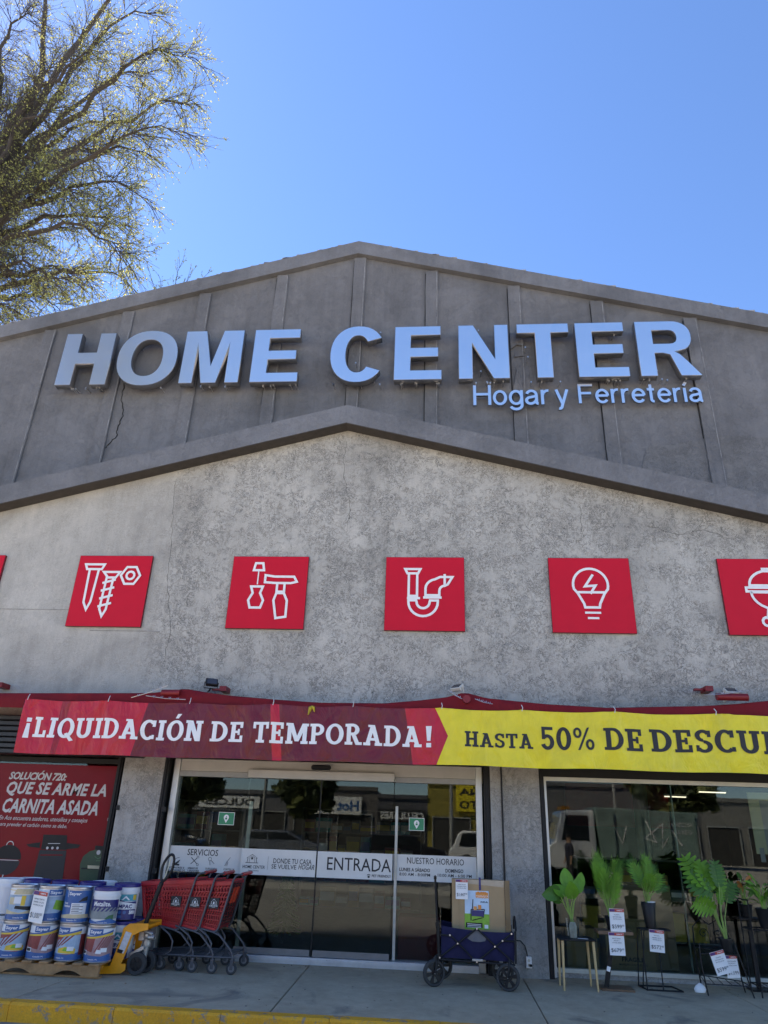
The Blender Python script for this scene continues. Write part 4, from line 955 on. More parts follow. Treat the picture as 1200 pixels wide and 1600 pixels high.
# floodlights
def flood(px, py, col, label, tilt, yaw):
    q = P(px, py, -.42); t_ = thing('floodlight', label, 'lamp', q, yaw, 'floodlights over the awning')
    m_ = BPLAST if col == 'b' else mat('cream_housing', (.62,.58,.50), .5, 0, .1)
    R_ = Matrix.Rotation(tilt, 4, 'X')
    def sub(nm, fnb, mt, bev=.006):
        b_ = MB(); fnb(b_); b_.v = [tuple(R_ @ Vector(p)) for p in b_.v]; return b_.build(nm, mt, t_, bevel=bev)
    hb = sub('housing', lambda b_: b_.box(-.085,.085,-.02,.03,-.055,.055), m_)
    b_ = MB()
    for k in range(7): b_.box(-.075+.024*k, -.069+.024*k, .03, .045, -.045, .045)
    b_.v = [tuple(R_ @ Vector(p)) for p in b_.v]; b_.build('cooling_fins', m_, hb)
    sub('lens', lambda b_: b_.box(-.07,.07,-.024,-.0205,-.042,.042), mat('lamp_lens', (.35,.36,.38) if col == 'w' else (.05,.05,.06), .15, 0, .05), 0)
    b_ = MB(); b_.tube([(-.095,0,0),(-.095,.04,-.08),(.095,.04,-.08),(.095,0,0)], .007, 6); b_.build('yoke', m_, t_)
    b_ = MB(); b_.tube([(0,.04,-.08),(0,.1,-.1),(0,.215,-.1)], .012, 6); b_.build('arm', m_, t_)
    return t_
flood(331,1066,'b','black floodlight above the awning beside a red junction box',-.5,.5)
flood(714,1074,'w','cream floodlight above the awning at the banner colour change',-.9,-.7)
flood(1142,1080,'w','cream floodlight above the awning near the right frame edge',-.9,.15)
for px, lab in ((350,'red junction box beside the black floodlight'), (1106,'red bracket box beside the right cream floodlight'), (2,'red bracket box at the left frame edge above the awning')):
    q = P(px, 1077 if px > 100 else 1071, -.35); mb = MB(); mb.box(q.x-.05, q.x+.05, -.42, YW, q.z-.035, q.z+.035); mb.box(q.x-.18, q.x-.052, -.36, -.3, q.z-.02, q.z+.01)
    for k in (-.02, .02): mb.cyl((q.x+k, -.43, q.z+.01), (q.x+k, -.42, q.z+.01), .006, 6)
    tag(mb.build('bracket_box', RST, None, bevel=.004), lab, 'bracket', 'red bracket boxes over the awning')

# ================================================================== PAINT BUCKETS ON PALLET
FX0, FX1, FY0, FY1, PZ = -4.97, -3.70, -1.60, -.52, .142
pal = thing('wooden_pallet', 'weathered wooden pallet loaded with paint buckets', 'pallet', ((FX0+FX1)/2, (FY0+FY1)/2, 0))
ox, oy = (FX0+FX1)/2, (FY0+FY1)/2
nb = 7
for k in range(nb):
    x = FX0+.06+k*(FX1-FX0-.12)/(nb-1)
    wv = random.uniform(.05,.062); mb = MB(); mb.box(x-wv-ox, x+wv-ox, FY0-oy+random.uniform(-.008,.01), FY1-oy, .12, PZ)
    mb.build('deck_board', PALW, pal, bevel=.003)
for y in (FY0+.02, (FY0+FY1)/2, FY1-.05):
    pts = [(FX0-ox,.02),(FX0-ox,.118),(FX1-ox,.118),(FX1-ox,.02)]
    L_ = FX1-FX0
    for cxn in (.73, .27):
        c_ = FX0-ox+L_*cxn; pts += [(c_+.17,.02)]+[(c_+.13*math.cos(a), .02+.05*math.sin(a)) for a in [PI*k/6 for k in range(1, 6)]]+[(c_-.17,.02)]
    mb = MB(); mb.prism(pts, y-oy, y-oy+.038); mb.build('stringer', PALW, pal)
for y in (FY0+.0, FY1-.12):
    mb = MB(); mb.box(FX0-ox, FX1-ox, y-oy+.06, y-oy+.14, .0, .018); mb.build('bottom_board', PALW, pal)
BR = .147
def wrapf(R): return lambda u, v, y: ((R-y)*math.sin(u/R), -(R-y)*math.cos(u/R), v)
def tin_body(par, base_mats):
    h = .358
    mb = MB()
    mb.lathe([(BR-.01,0),(BR+.003,.0),(BR+.004,.010),(BR,.014)], 32, mi=0); mb.lathe([(BR,.014),(BR,.055)], 32, mi=1); mb.lathe([(BR,.055),(BR,.255)], 32, mi=2)
    mb.lathe([(BR,.255),(BR,.325)], 32, mi=3); mb.lathe([(BR,.325),(BR+.001,.338),(BR+.005,.342),(BR+.005,.356),(BR-.006,.357),(BR-.010,.345),(0,.345)], 32, mi=0)
    return mb.build('body', [TIN]+base_mats, par, True)
def sayer(kind, label):
    t_ = thing('paint_bucket', label, 'bucket', (0,0,0), 0, 'paint buckets stacked on the pallet')
    pic = {'maroon': MAUVE, 'car': MAROON, 'tan': LBLUE, 'plain': LBLUE, 'gold': BLUE}[kind]
    tin_body(t_, [BLUE, pic, BWHITE if kind != 'gold' else BLUE])
    a = MB(); l = lambda k: -.0007*k
    # photographs on the label, as flat print
    if kind in ('maroon', 'car'):
        if kind == 'maroon':
            for k in range(5): poly(a, [(.0+.03*k, .10+.01*k), (.012+.03*k, .10+.01*k), (.10+.03*k, .25), (.085+.03*k, .25)], lambda u, v: (u, l(1), v), 3)
            poly(a, [(-.2,.13),(-.02,.10),(.0,.25),(-.2,.25)], lambda u, v: (u, l(1), v), 3); poly(a, [(.02,.09),(.08,.085),(.085,.12),(.03,.125)], lambda u, v: (u, l(2), v), 1)
        else:
            poly(a, [(-.2,.07),(.2,.07),(.2,.25),(.06,.25),(-.05,.20),(-.2,.17)], lambda u, v: (u, l(1), v), 9)
            for k in range(4): poly(a, [(-.16+.05*k, .09+.02*k), (-.14+.05*k, .09+.02*k), (-.02+.05*k, .25), (-.045+.05*k, .25)], lambda u, v: (u, l(2), v), 3)
            poly(a, [(-.04,.08),(.16,.07),(.16,.12),(.05,.14),(-.03,.12)], lambda u, v: (u, l(3), v), 4); poly(a, [(.02,.10),(.12,.09),(.11,.13),(.04,.13)], lambda u, v: (u, l(4), v), 5)
        poly(a, [(-.2,.05),(.2,.05),(.2,.085),(.08,.062),(-.05,.07),(-.2,.10)], lambda u, v: (u, l(3), v), 0)
        poly(a, [(-.2,.235),(-.02,.25),(.2,.29),(.2,.262),(-.0,.232),(-.2,.22)], lambda u, v: (u, l(3), v), 4); poly(a, [(-.2,.245),(.0,.262),(.2,.31),(.2,.29),(0,.25),(-.2,.235)], lambda u, v: (u, l(4), v), 0)
        rect2(a, -.17, -.09, .075, .115, l(5), 1); rect2(a, -.165, -.10, .082, .109, l(6), 7)
        put_text(a, 'ACRILICO', lambda u, v: (u, l(6), v), .07, .012, -.13, .10, 7, bold=.02)
        rect2(a, .07, .14, .10, .14, l(5), 1)
    elif kind == 'tan':
        poly(a, [(-.2,.05),(.2,.05),(.2,.12),(0,.08),(-.2,.11)], lambda u, v: (u, l(1), v), 6); poly(a, [(-.2,.05),(.2,.05),(.2,.075),(-.2,.06)], lambda u, v: (u, l(2), v), 0)
        rect2(a, -.15, -.06, .16, .23, l(2), 6); rect2(a, .0, .045, .15, .25, l(3), 4); rect2(a, -.08, .0, .17, .24, l(4), 1)
        poly(a, [(-.06,.12),(.12,.10),(.12,.14),(-.05,.15)], lambda u, v: (u, l(3), v), 8)
    elif kind == 'gold':
        poly(a, [(-.2,.05),(.2,.05),(.2,.085),(0,.10),(-.2,.07)], lambda u, v: (u, l(1), v), 6)
        rect2(a, -.03, .14, .09, .20, l(2), 1)
        for k in range(6):
            rect2(a, -.02, .06 if k % 2 else .10, .10+.016*k, .106+.016*k, l(3), 7)
        poly(a, [(.04,.21),(.14,.225),(.14,.27),(.08,.25)], lambda u, v: (u, l(2), v), 8)
        put_text(a, 'Base', lambda u, v: (u, l(3), v), .05, .02, -.10, .20, 1, bold=.03); put_text(a, 'Vinílica', lambda u, v: (u, l(3), v), .09, .022, -.09, .17, 1, bold=.03)
    else:
        poly(a, [(-.2,.05),(.2,.05),(.2,.16),(.05,.09),(-.2,.08)], lambda u, v: (u, l(1), v), 0); poly(a, [(-.02,.13),(.14,.10),(.14,.2),(.0,.22)], lambda u, v: (u, l(1.5), v), 5)
    if kind != 'tan':
        rect2(a, -.085, .07, .262, .322, l(6), 0); rect2(a, -.09, -.085, .258, .326, l(6), 1)
        put_text(a, 'Sayer', lambda u, v: (u, l(8), v), .13, .042, -.008, .290, 1, bold=.03)
    else:
        rect2(a, -.2, .2, .30, .306, l(4), 4); poly(a, [(-.1,.262),(.1,.262),(.13,.318),(-.07,.318)], lambda u, v: (u, l(5), v), 6)
    put_text(a, 'Contenido: 19 L', lambda u, v: (u, l(6), v), .11, .014, 0, .032, 1, bold=.02)
    conform(a, wrapf(BR), .03, 'label', [BLUE, BWHITE, TAN, MAROON, YOLK, LGREEN, TAN, DGREY, DGREY, LBLUE], t_)
    return t_
def pail(kind, label):
    t_ = thing('paint_bucket', label, 'bucket', (0,0,0), 0, 'paint buckets stacked on the pallet')
    r0, r1, h = .132, .148, .365
    mb = MB(); mb.lathe([(0,.0),(r0,0),(r0+.004,.004),(r0+.012,.27),(r1+.004,.272),(r1+.004,.30),(r0+.014,.302),(r0+.015,.345)], 32); mb.build('body', BWHITE, t_, True)
    mb = MB(); lr = .150
    mb.lathe([(lr-.004,.33),(lr+.002,.332),(lr+.002,.362),(lr-.003,.366),(lr-.012,.366),(lr-.016,.358),(0,.358)], 32)
    mb.build('lid', LIDB if kind != 'white' else BWHITE, t_, True)
    if kind == 'white' or kind == 'plainblue': return t_
    R0 = .1465; a = MB(); l = lambda k: -.0008*k; fl = lambda k: (lambda u, v: (u, l(k), v))
    if kind == 'impac':
        rect2(a, -.14, .14, .02, .262, l(.5), 1); rect2(a, -.14, .14, .19, .26, l(1), 8); poly(a, [(-.14,.21),(-.09,.235),(-.09,.26),(-.14,.26)], fl(2), 9); rect2(a, .085, .13, .2, .255, l(2), 4)
        poly(a, [(-.05,.2),(.0,.245),(.05,.2),(.03,.2),(.0,.225),(-.03,.2)], fl(2), 1)
        poly(a, [(-.14,.20),(.14,.16),(.14,.185),(0,.185),(-.14,.225)], fl(3), 7)
        rect2(a, -.13, .13, .12, .158, l(2), 1); put_text(a, 'IMPAC', fl(4), .17, .042, .0, .135, 2, bold=.04)
        rect2(a, -.14, .14, .0, .105, l(2), 7); 
        for k in range(3): poly(a, [(-.105+.055*k+p, .075+q) for p, q in arc(0,0,.019,.019,0,340,10)], fl(3), 3)
        put_text(a, '5000', fl(4), .075, .04, .095, .075, 1, bold=.06)
        rect2(a, -.13, -.02, .02, .045, l(3), 3)
    if kind == 'metalite':
        rect2(a, -.2, .2, .13, .245, l(1), 2); put_text(a, 'Metalite.', fl(4), .20, .048, -.01, .205, 1, bold=.02)
        for k in range(8): poly(a, [(-.17+.04*k, .07), (-.15+.04*k, .07), (-.08+.05*k, .168), (-.105+.05*k, .168)], fl(3), 5)
        poly(a, [(-.2,.01),(.2,.01),(.2,.03),(.1,.06),(-.05,.03),(-.2,.055)], fl(5), 0); poly(a, [(.04,.055),(.14,.04),(.14,.1),(.08,.09)], fl(4), 6); rect2(a, -.2, .2, .055, .13, l(.8), 5)
        put_text(a, 'Contenido: 19 L', fl(6), .11, .012, .02, .022, 1, bold=.02)
    conform(a, wrapf(R0), .028, 'label', [BLUE, BWHITE, NAVYL, BLUE, YOLK, mat('corrugated_grey', (.22,.25,.25), .5, 0, .2), mat('label_dark_green', (.03,.12,.05), .5), NAVYL, TEAL, PINK], t_)
    return t_
def put(o, x, y, z, rz): o.location = (x, y, z); o.rotation_euler = (0,0,rz); return o
H1 = .361
yfr = FY0+.035+BR
fx = [P(x, 1480, yfr-BR).x for x in (100, 146)]; dxb = fx[1]-fx[0]
row = [fx[1]-dxb*k for k in range(4)]
yaw0 = .30
def bz(n): return PZ+.003+H1*n
put(sayer('maroon','lower paint tin with mauve striped label, rightmost tin of the front row'), row[0], yfr, bz(0), yaw0-.25)
put(sayer('car','lower paint tin with maroon and yellow picture, second from the right in front'), row[1], yfr, bz(0), yaw0-.55)
put(sayer('maroon','lower paint tin with mauve picture, directly under the tin with the price sheet'), row[2], yfr, bz(0), yaw0+.05)
put(sayer('car','lower paint tin cut by the left frame edge, with maroon picture'), row[3], yfr, bz(0), yaw0-.1)
put(pail('metalite','white pail with navy Metalite label, upper right of the front row'), row[0]-.01, yfr+.01, bz(1), yaw0-.12)
put(sayer('gold','upper paint tin with blue Sayer label, left of the Metalite pail'), row[1]-.012, yfr+.005, bz(1), yaw0-.08)
put(sayer('plain','upper paint tin mostly covered by a white price sheet'), row[2]-.0, yfr+.005, bz(1), yaw0+.55)
put(sayer('tan','upper paint tin with pale sky picture and yellow sticker at the left'), row[3]-.0, yfr+.0, bz(1), yaw0+.1)
y2 = yfr+.305; y3 = yfr+.61; HP = .372
def bzp(n): return PZ+.003+HP*n
for i, (px, kind, yy, lab) in enumerate(((52,'plainblue',y2,'blue lidded white pail behind the pale tin and price sheet'),(96,'plainblue',y2,'blue lidded white pail behind the blue Sayer tin'),(140,'plainblue',y2,'blue lidded white pail behind the Metalite pail'),
        (10,'white',y2,'white lidded pail at the left frame edge behind the front tins'))):
    q = P(px, 1380, yy-.1); 
    o = put(pail(kind, lab), q.x, yy, bzp(1)+.012, yaw0); o2 = pail(kind, lab.replace('pail', 'pail, lower one,', 1)); put(o2, q.x, yy, bzp(0), yaw0)
for px, lab in ((158,'white lidded pail farthest back, behind the Metalite pail'), (40,'white lidded pail farthest back, above the left blue lids')):
    q = P(px, 1376, y3-.1); put(pail('white', lab), q.x, y3, bzp(1)+.0, 0); put(pail('white', lab.replace('lidded pail', 'lidded pail, underneath,')), q.x, y3, bzp(0), 0)
q = P(198, 1372, y2-.1); put(pail('impac','upper white pail with dark blue lid and large IMPAC label, rightmost of the stack'), q.x-.02, y2+.02, bzp(1)+.01, yaw0+.1)
q = P(183, 1460, y2-.15); put(pail('impac','lower white IMPAC pail partly behind the yellow pallet jack'), q.x, y2-.0, bzp(0), yaw0-.25)
q = P(202, 1440, y3-.15); put(pail('impac','lower white IMPAC pail farther back beside the pallet jack pump'), q.x, y3+.0, bzp(0), yaw0-.35)
# price tags
PT_R = mat('tag_red_header', (.55,.06,.04), .5, 0, .05); PT_P = mat('tag_purple_header', (.10,.03,.15), .5)
def ptag(name, label, rect, Y, price, lines, rz=0, tilt=0, curve=0):
    cx, cz, w_, h_ = prect(*rect, Y)
    t_ = thing('price_tag', label, 'price tag', (cx, Y, cz), rz, 'printed price tags'); 
    mb = MB(); mb.box(-w_/2, w_/2, 0, .003, -h_/2, h_/2); mb.v = [(x, y+.010*math.sin(6*(x/w_)+2*z/h_)*.3, z) for x, y, z in mb.v]; sh = mb.build('sheet', WHITE, t_)
    sh.rotation_euler = (0, tilt, 0)
    a = MB(); rect2(a, -w_*.49, w_*.49, h_*.36, h_*.49, -.006, 1); rect2(a, -w_*.49, -w_*.12, h_*.37, h_*.48, -.007, 2)
    put_text(a, 'OFERTA', flat(-.0085), w_*.4, h_*.05, w_*.2, h_*.425, 3, bold=.03)
    for i, ln in enumerate(lines): put_text(a, ln, flat(-.006), w_*min(.85, .06*len(ln)), h_*.05, 0, h_*(.24-.095*i), 0)
    put_text(a, price.split('.')[0], flat(-.006), w_*(.66 if '.' in price else .8), h_*.19, -w_*.07*('.' in price), -h_*.28, 0, bold=-.005)
    if '.' in price: put_text(a, '00', flat(-.006), w_*.14, h_*.08, w_*.36, -h_*.22, 0)
    a.build('print', [DGREY, PT_R, PT_P, WHITE], sh, recalc=False)
    return t_
ptag('p','curled white price sheet hanging on an upper tin, reading $1,000', (45,1392,74,1442), yfr-BR-.012, '$1,000.00', ['IMPAC 5000 N','IMPER 19 LTS','ANTES $1,200'], -.35, .05)

# ================================================================== PALLET JACK
JY = -1.33
pj = thing('pallet_jack', 'yellow hand pallet jack with black loop handle parked at the pallet end', 'pallet jack', (-3.5, -1.1, 0)); L0 = Vector((-3.5, -1.1, 0))
def jp(x, y, Y=JY): q = P(x, y, Y); return (q.x-L0.x, q.z)
sidep = [jp(*q) for q in ((203,1443),(232,1443),(231,1453),(219,1456),(207,1462),(196,1490),(189,1506),(196,1506),(195,1516),(188,1521),(154,1522),(154,1512),(172,1509),(190,1462),(193,1450))]
for y in (JY, -.92): mb = MB(); mb.prism(sidep, y-L0.y, y-L0.y+.012); mb.build('yoke_plate', YEL, pj)
def jbar(a, b2, y0, y1, th, nm, mt):
    mb = MB(); a, b2 = Vector((a[0], 0, a[1])), Vector((b2[0], 0, b2[1])); d = (b2-a).normalized(); n_ = Vector((-d.z, 0, d.x))*th/2
    mb.prism([((a+n_).x, (a+n_).z), ((b2+n_).x, (b2+n_).z), ((b2-n_).x, (b2-n_).z), ((a-n_).x, (a-n_).z)], y0-L0.y, y1-L0.y); return mb.build(nm, mt, pj)
jbar(jp(198,1449), jp(179,1500), JY+.014, -.922, .02, 'cover_plate', YEL); jbar(jp(200,1447), jp(231,1448), JY+.014, -.922, .025, 'top_plate', YEL)
for y in (-1.34, -.95):
    mb = MB(); mb.box(FX0-L0.x+.15, jp(160,1515)[0], y-L0.y, y-L0.y+.15, .045, .095); mb.build('fork', YEL, pj, bevel=.008)
mb = MB(); q = [jp(*p) for p in ((197,1455),(206,1458),(193,1490),(184,1487))]; mb.add([(a, JY-.0025-L0.y, b_) for a, b_ in q], [(0,1,2,3)], 0)
q = [jp(*p) for p in ((184,1482),(193,1485),(190,1490),(183,1488))]; mb.add([(a, JY-.004-L0.y, b_) for a, b_ in q], [(0,1,2,3)], 1); mb.build('instruction_label', [SILV, BPLAST], pj, recalc=False)
c_ = jp(231,1463,-1.14); cz = c_[1]
mb = MB(); mb.lathe([(0,cz-.10),(.05,cz-.10),(.055,cz-.06),(.05,cz-.02),(.06,cz-.01),(.06,cz+.05),(.03,cz+.06),(0,cz+.06)], 20, (c_[0], -.04, 0)); mb.box(c_[0]-.09, c_[0]-.02, -.09, .02, cz-.04, cz+.05)
mb.cyl((c_[0]+.03, -.1, cz+.0), (c_[0]+.1, -.1, cz+.0), .03, 12); mb.cyl((c_[0]-.02, -.1, cz+.06), (c_[0]+.08, -.1, cz+.03), .022, 10); mb.build('hydraulic_pump', STEEL, pj, True, bevel=.004)
jbar((c_[0]-.0, cz-.1), (jp(196,1495)[0], jp(196,1495)[1]), -1.22, -1.06, .035, 'linkage', STEEL)
mb = MB(); mb.cyl((c_[0], -.04, cz-.1), (c_[0]-.02, -.04, .11), .035, 12); mb.build('steering_fork', STEEL, pj)
for px, Y in ((214,-1.26), (228,-1.10)):
    q = jp(px, 1503, Y); wz = .113
    wo = MB(); wo.lathe([(.070,-.024),(.105,-.026),(.111,-.02),(.111,.02),(.105,.026),(.070,.024)], 28, (q[0], Y-L0.y, wz), ax='y'); whl = wo.build('wheel', BRUB, pj, True)
    wo = MB(); wo.lathe([(0,-.018),(.03,-.022),(.069,-.018),(.069,.018),(0,.018)], 20, (q[0], Y-L0.y, wz), ax='y'); 
    for k in range(6):
        a = PI*k/3; wo.beam((q[0]+.02*math.cos(a), Y-L0.y-.022, wz+.02*math.sin(a)), (q[0]+.066*math.cos(a), Y-L0.y-.022, wz+.066*math.sin(a)), .01, .008)
    wo.build('rim', BPLAST, whl, True)
h0, h1, h2 = Vector((jp(226,1448,-1.14)[0], -.04, jp(226,1448,-1.14)[1])), Vector((jp(253,1378,-1.14)[0], -.04, jp(253,1378,-1.14)[1])), Vector((jp(256,1362,-1.14)[0], -.04, jp(256,1362,-1.14)[1]))
mb = MB(); mb.beam(h0, h1, .05, .045); mb.build('drawbar', BPLAST, pj, bevel=.01)
e0 = jp(260,1343,-1.14); loop = []
dv = (h1-h0).normalized(); sv = Vector((dv.z, 0, -dv.x))
cc = h1+dv*.155
for k in range(25):
    a = 2*PI*k/24; r_ = .062*(1-.35*max(0, -math.sin(a)))
    loop.append(cc+dv*(.15*math.sin(a))+sv*(r_*math.cos(a)))
mb = MB(); mb.tube(loop[:-1], .016, 8, closed=True); mb.build('loop_handle', BPLAST, pj, True)
mb = MB(); mb.tube([h1+sv*.01, h1+dv*.14+sv*.012, h1+dv*.29], .006, 6); mb.build('release_rod', mat('cream_rod', (.6,.55,.4), .5), pj)

# ================================================================== SHOPPING CARTS
YN, YF_ = -.95, -.38
def make_cart():
    t_ = thing('shopping_cart', 'x', 'shopping cart', (-2.40, 0, 0), 0, 'nested red shopping carts')
    ryb, ryt, fyt, fyb = (-.235,.43), (-.10,.93), (-.78,.875), (-.68,.485)
    def topz(x): return ryt[1]+(fyt[1]-ryt[1])*(x-ryt[0])/(fyt[0]-ryt[0])
    def botz(x): return ryb[1]+(fyb[1]-ryb[1])*(x-ryb[0])/(fyb[0]-ryb[0])
    def pnt(s, t, y):
        a = ryb[0]+(ryt[0]-ryb[0])*t, ryb[1]+(ryt[1]-ryb[1])*t; b_ = fyb[0]+(fyt[0]-fyb[0])*t, fyb[1]+(fyt[1]-fyb[1])*t
        tap = .07*s
        yy = YN+.02+tap if y == 0 else (YF_-.02-tap if y == 1 else (YN+YF_)/2)
        return Vector((a[0]+(b_[0]-a[0])*s, yy, a[1]+(b_[1]-a[1])*s))
    mb = MB(); nv, nh = 17, 10
    for sd_ in (0, 1):
        for k in range(nv+1):
            for j in range(nh):       # honeycomb-like: alternate slant
                s = k/nv; o_ = .25/nv if (j % 2) else -.25/nv
                mb.beam(pnt(min(1,max(0,s+o_)), j/nh, sd_), pnt(min(1,max(0,s-o_)), (j+1)/nh, sd_), .012, .008, 0, Vector((0,1,0)))
        for j in range(nh+1):
            mb.beam(pnt(0, j/nh, sd_), pnt(1, j/nh, sd_), .010, .009, 0, Vector((0,0,1)))
    for k in range(8):
        a0, a1 = pnt(1,0,0).lerp(pnt(1,0,1), k/7), pnt(1,1,0).lerp(pnt(1,1,1), k/7); mb.beam(a0, a1, .012, .012, 0, Vector((1,0,0)))
        mb.beam(pnt(1,k/7,0), pnt(1,k/7,1), .01, .01)
        b0, b1 = pnt(0,0,0).lerp(pnt(0,0,1), k/7), pnt(1,0,0).lerp(pnt(1,0,1), k/7); mb.beam(b0, b1, .012, .01)
    stuff(mb.build('basket_mesh', CARTR, t_))
    mb = MB()
    for sd_ in (0, 1): mb.beam(pnt(-.0,1,sd_), pnt(1.0,1,sd_), .03, .05); mb.beam(pnt(0,0,sd_), pnt(1,0,sd_), .022, .045); mb.beam(pnt(.985,0,sd_), pnt(.985,1,sd_), .03, .02, 0, Vector((0,1,0)))
    mb.beam(pnt(1,1,0), pnt(1,1,1), .03, .05); mb.beam(pnt(1,0,0), pnt(1,0,1), .022, .04)
    mb.build('basket_rim', CARTR, t_, bevel=.004)
    # frame
    def fr(pts, r, nm='frame_tube'): m_ = MB(); m_.tube(pts, r, 8); return m_.build(nm, CARTG, t_, True)
    for y in (YN, YF_):
        fr([(-.26,y,.415),(-.22,y,.43),(-.20,y,.47),(-.085,y,.965),(-.06,y,1.005),(-.03,y,1.02)], .0125, 'side_post')
        fr([(-.5,y+(.03 if y == YN else -.03),.455),(-.26,y,.415),(-.18,y,.385),(-.10,y,.31),(-.03,y,.24),(-.01,y,.2),(0,y,.125)], .0125, 'rear_leg')
        fr([(-.45,y*1.0,.45),(-.32,y,.37),(-.27,y,.30),(-.275,y,.21),(-.33,y,.165)], .011, 'curved_strut')
        yy = y+(.07 if y == YN else -.07)
        fr([(0,y,.17),(-.3,y,.165),(-.56,yy,.15),(-.66,yy,.13)], .011, 'tray_rail')
    fr([(-.03,YN,1.02),(-.0,YN+.03,1.025),(-.0,YF_-.03,1.025),(-.03,YF_,1.02)], .012, 'handlebar')
    mb = MB(); mb.tube([(0,YN+.07,1.025),(0,YF_-.07,1.025)], .02, 10); mb.build('grip', mat('grip_red', (.5,.015,.02), .35, 0, .1), t_, True)
    fr([(-.03,YN,.175),(-.03,YF_,.175)], .01, 'crossbar'); fr([(-.6,YN+.07,.15),(-.6,YF_-.07,.15)], .01, 'crossbar')
    mb = MB()
    for k in range(9): mb.beam((-.05,YN+.05+k*.058,.17), (-.58,YN+.09+k*.048,.152), .005, .005)
    stuff(mb.build('tray_wires', CARTG, t_))
    # rear gate (black wire) and child seat flap
    g0, g1 = Vector((-.215,0,.44)), Vector((-.10,0,.94)); mb = MB()
    for k in range(13):
        y = YN+.03+k*(YF_-YN-.06)/12; mb.beam((g0.x,y,g0.z), (g1.x,y,g1.z), .004, .004)
    for k in range(14):
        q = g0.lerp(g1, k/13); mb.beam((q.x,YN+.02,q.z), (q.x,YF_-.02,q.z), .004, .004)
    stuff(mb.build('rear_gate', BPLAST, t_))
    for k in (0, 1):
        y = YN+.16+k*.14; mb = MB(); a0, a1 = g0.lerp(g1, .52), g0.lerp(g1, .86)
        mb.add([(a0.x+.012,y,a0.z),(a0.x+.012,y+.10,a0.z),(a1.x+.012,y+.115,a1.z),(a1.x+.012,y+.02,a1.z),(a0.x+.004,y,a0.z),(a0.x+.004,y+.10,a0.z),(a1.x+.004,y+.115,a1.z),(a1.x+.004,y+.02,a1.z)], [(0,1,2,3),(4,7,6,5),(0,4,5,1),(1,5,6,2),(2,6,7,3),(3,7,4,0)])
        mb.build('seat_flap', CARTO, t_)
    # wheels
    for x, y in ((0,YN),(0,YF_),(-.64,YN+.07),(-.64,YF_-.07)):
        mb = MB(); mb.box(x-.018,x+.018,y-.03,y-.024,.05,.135); mb.box(x-.018,x+.018,y+.024,y+.03,.05,.135); mb.box(x-.022,x+.022,y-.03,y+.03,.13,.15); mb.build('caster_fork', CARTG, t_, bevel=.004)
        mb = MB(); mb.lathe([(.038,-.016),(.056,-.017),(.062,-.010),(.062,.010),(.056,.017),(.038,.016)], 22, (x,y,.062), ax='y'); wh = mb.build('wheel', BRUB, t_, True)
        mb = MB(); mb.lathe([(0,-.019),(.010,-.02),(.012,-.014),(.037,-.012),(.037,.012),(0,.012)], 18, (x,y,.062), ax='y'); mb.build('hub', mat('hub_grey', (.20,.20,.21), .4, .3, .1), wh, True)
    # badge
    mb = MB(); x0, x1, z0, z1 = -.36, -.235, .655, .765; y = YN+.008
    mb.box(x0, x1, y, y+.006, z0, z1, 0); fn = flat(y-.0015); cx = (x0+x1)/2
    stroke(mb, [(cx-.03, .70), (cx-.026, .725), (cx-.034, .722), (cx, .753), (cx+.034, .722), (cx+.026, .725), (cx+.03, .70)], .003, fn, 1); poly(mb, [(cx-.008,.702),(cx+.008,.702),(cx+.008,.722),(cx,.73),(cx-.008,.722)], flat(y-.0022), 1)
    stroke(mb, [(cx-.04,.70),(cx+.04,.70)], .0025, flat(y-.003), 1); put_text(mb, 'HOME CENTER', fn, .10, .015, cx, .682, 1, bold=.02)
    stroke(mb, [(cx-.02,.668),(cx+.02,.668)], .002, fn, 1)
    mb.build('badge', [DGREY, WHITE], t_, recalc=False)
    return t_
c1 = make_cart(); c1['label'] = 'rightmost of the three nested red shopping carts, orange seat flaps showing'
c2 = dup(c1, (-2.63, .0, 0), 0, 'middle one of the three nested red shopping carts')
c3 = dup(c1, (-2.87, .015, 0), 0, 'leftmost of the three nested red shopping carts, behind the pallet jack handle')

# ================================================================== FOLDING WAGON + BOX
WY = -1.0
wg = thing('folding_wagon', 'navy canvas folding wagon with black frame and four big wheels', 'wagon', (.36, -.75, 0)); L1 = Vector((.36, -.75, 0))
def wp(x, y, Y=WY): q = P(x, y, Y); return Vector((q.x-L1.x, Y-L1.y, q.z))
A0, A1, A2, A3 = wp(690,1446), wp(803,1457), wp(804,1503), wp(690,1496)
wyf = .27
# canvas tub
def grid_surf(name, a, b_, c_, d, nx_, nz_, bul, mt, par):
    mb = MB(); vs = []; fs = []
    for j in range(nz_+1):
        for i in range(nx_+1):
            u, v_ = i/nx_, j/nz_; p = d.lerp(c_, u).lerp(a.lerp(b_, u), v_)
            n_ = (b_-a).cross(a-d).normalized(); sg = -.02*(4*u*(1-u))*v_**3
            p = p+n_*(bul*math.sin(PI*v_)*(.5+.5*abs(math.sin(2*PI*u)))+.004*math.sin(17*u+5*v_)+.003*math.sin(31*u-9*v_))+Vector((0,0,sg)); vs.append(p)
    for j in range(nz_):
        for i in range(nx_): k = j*(nx_+1)+i; fs.append((k, k+1, k+nx_+2, k+nx_+1))
    mb.add(vs, fs); return mb.build(name, mt, par, True, recalc=False)
def fy(v): return Vector((v.x, wyf, v.z))
grid_surf('canvas_side', A0, A1, A2, A3, 24, 10, .012, NAVY, wg); grid_surf('canvas_side', fy(A0), fy(A1), fy(A2), fy(A3), 16, 6, -.01, NAVY, wg)
grid_surf('canvas_end', A0, fy(A0), fy(A3), A3, 10, 6, .0, NAVY, wg); grid_surf('canvas_end', A1, fy(A1), fy(A2), A2, 10, 6, .0, NAVY, wg)
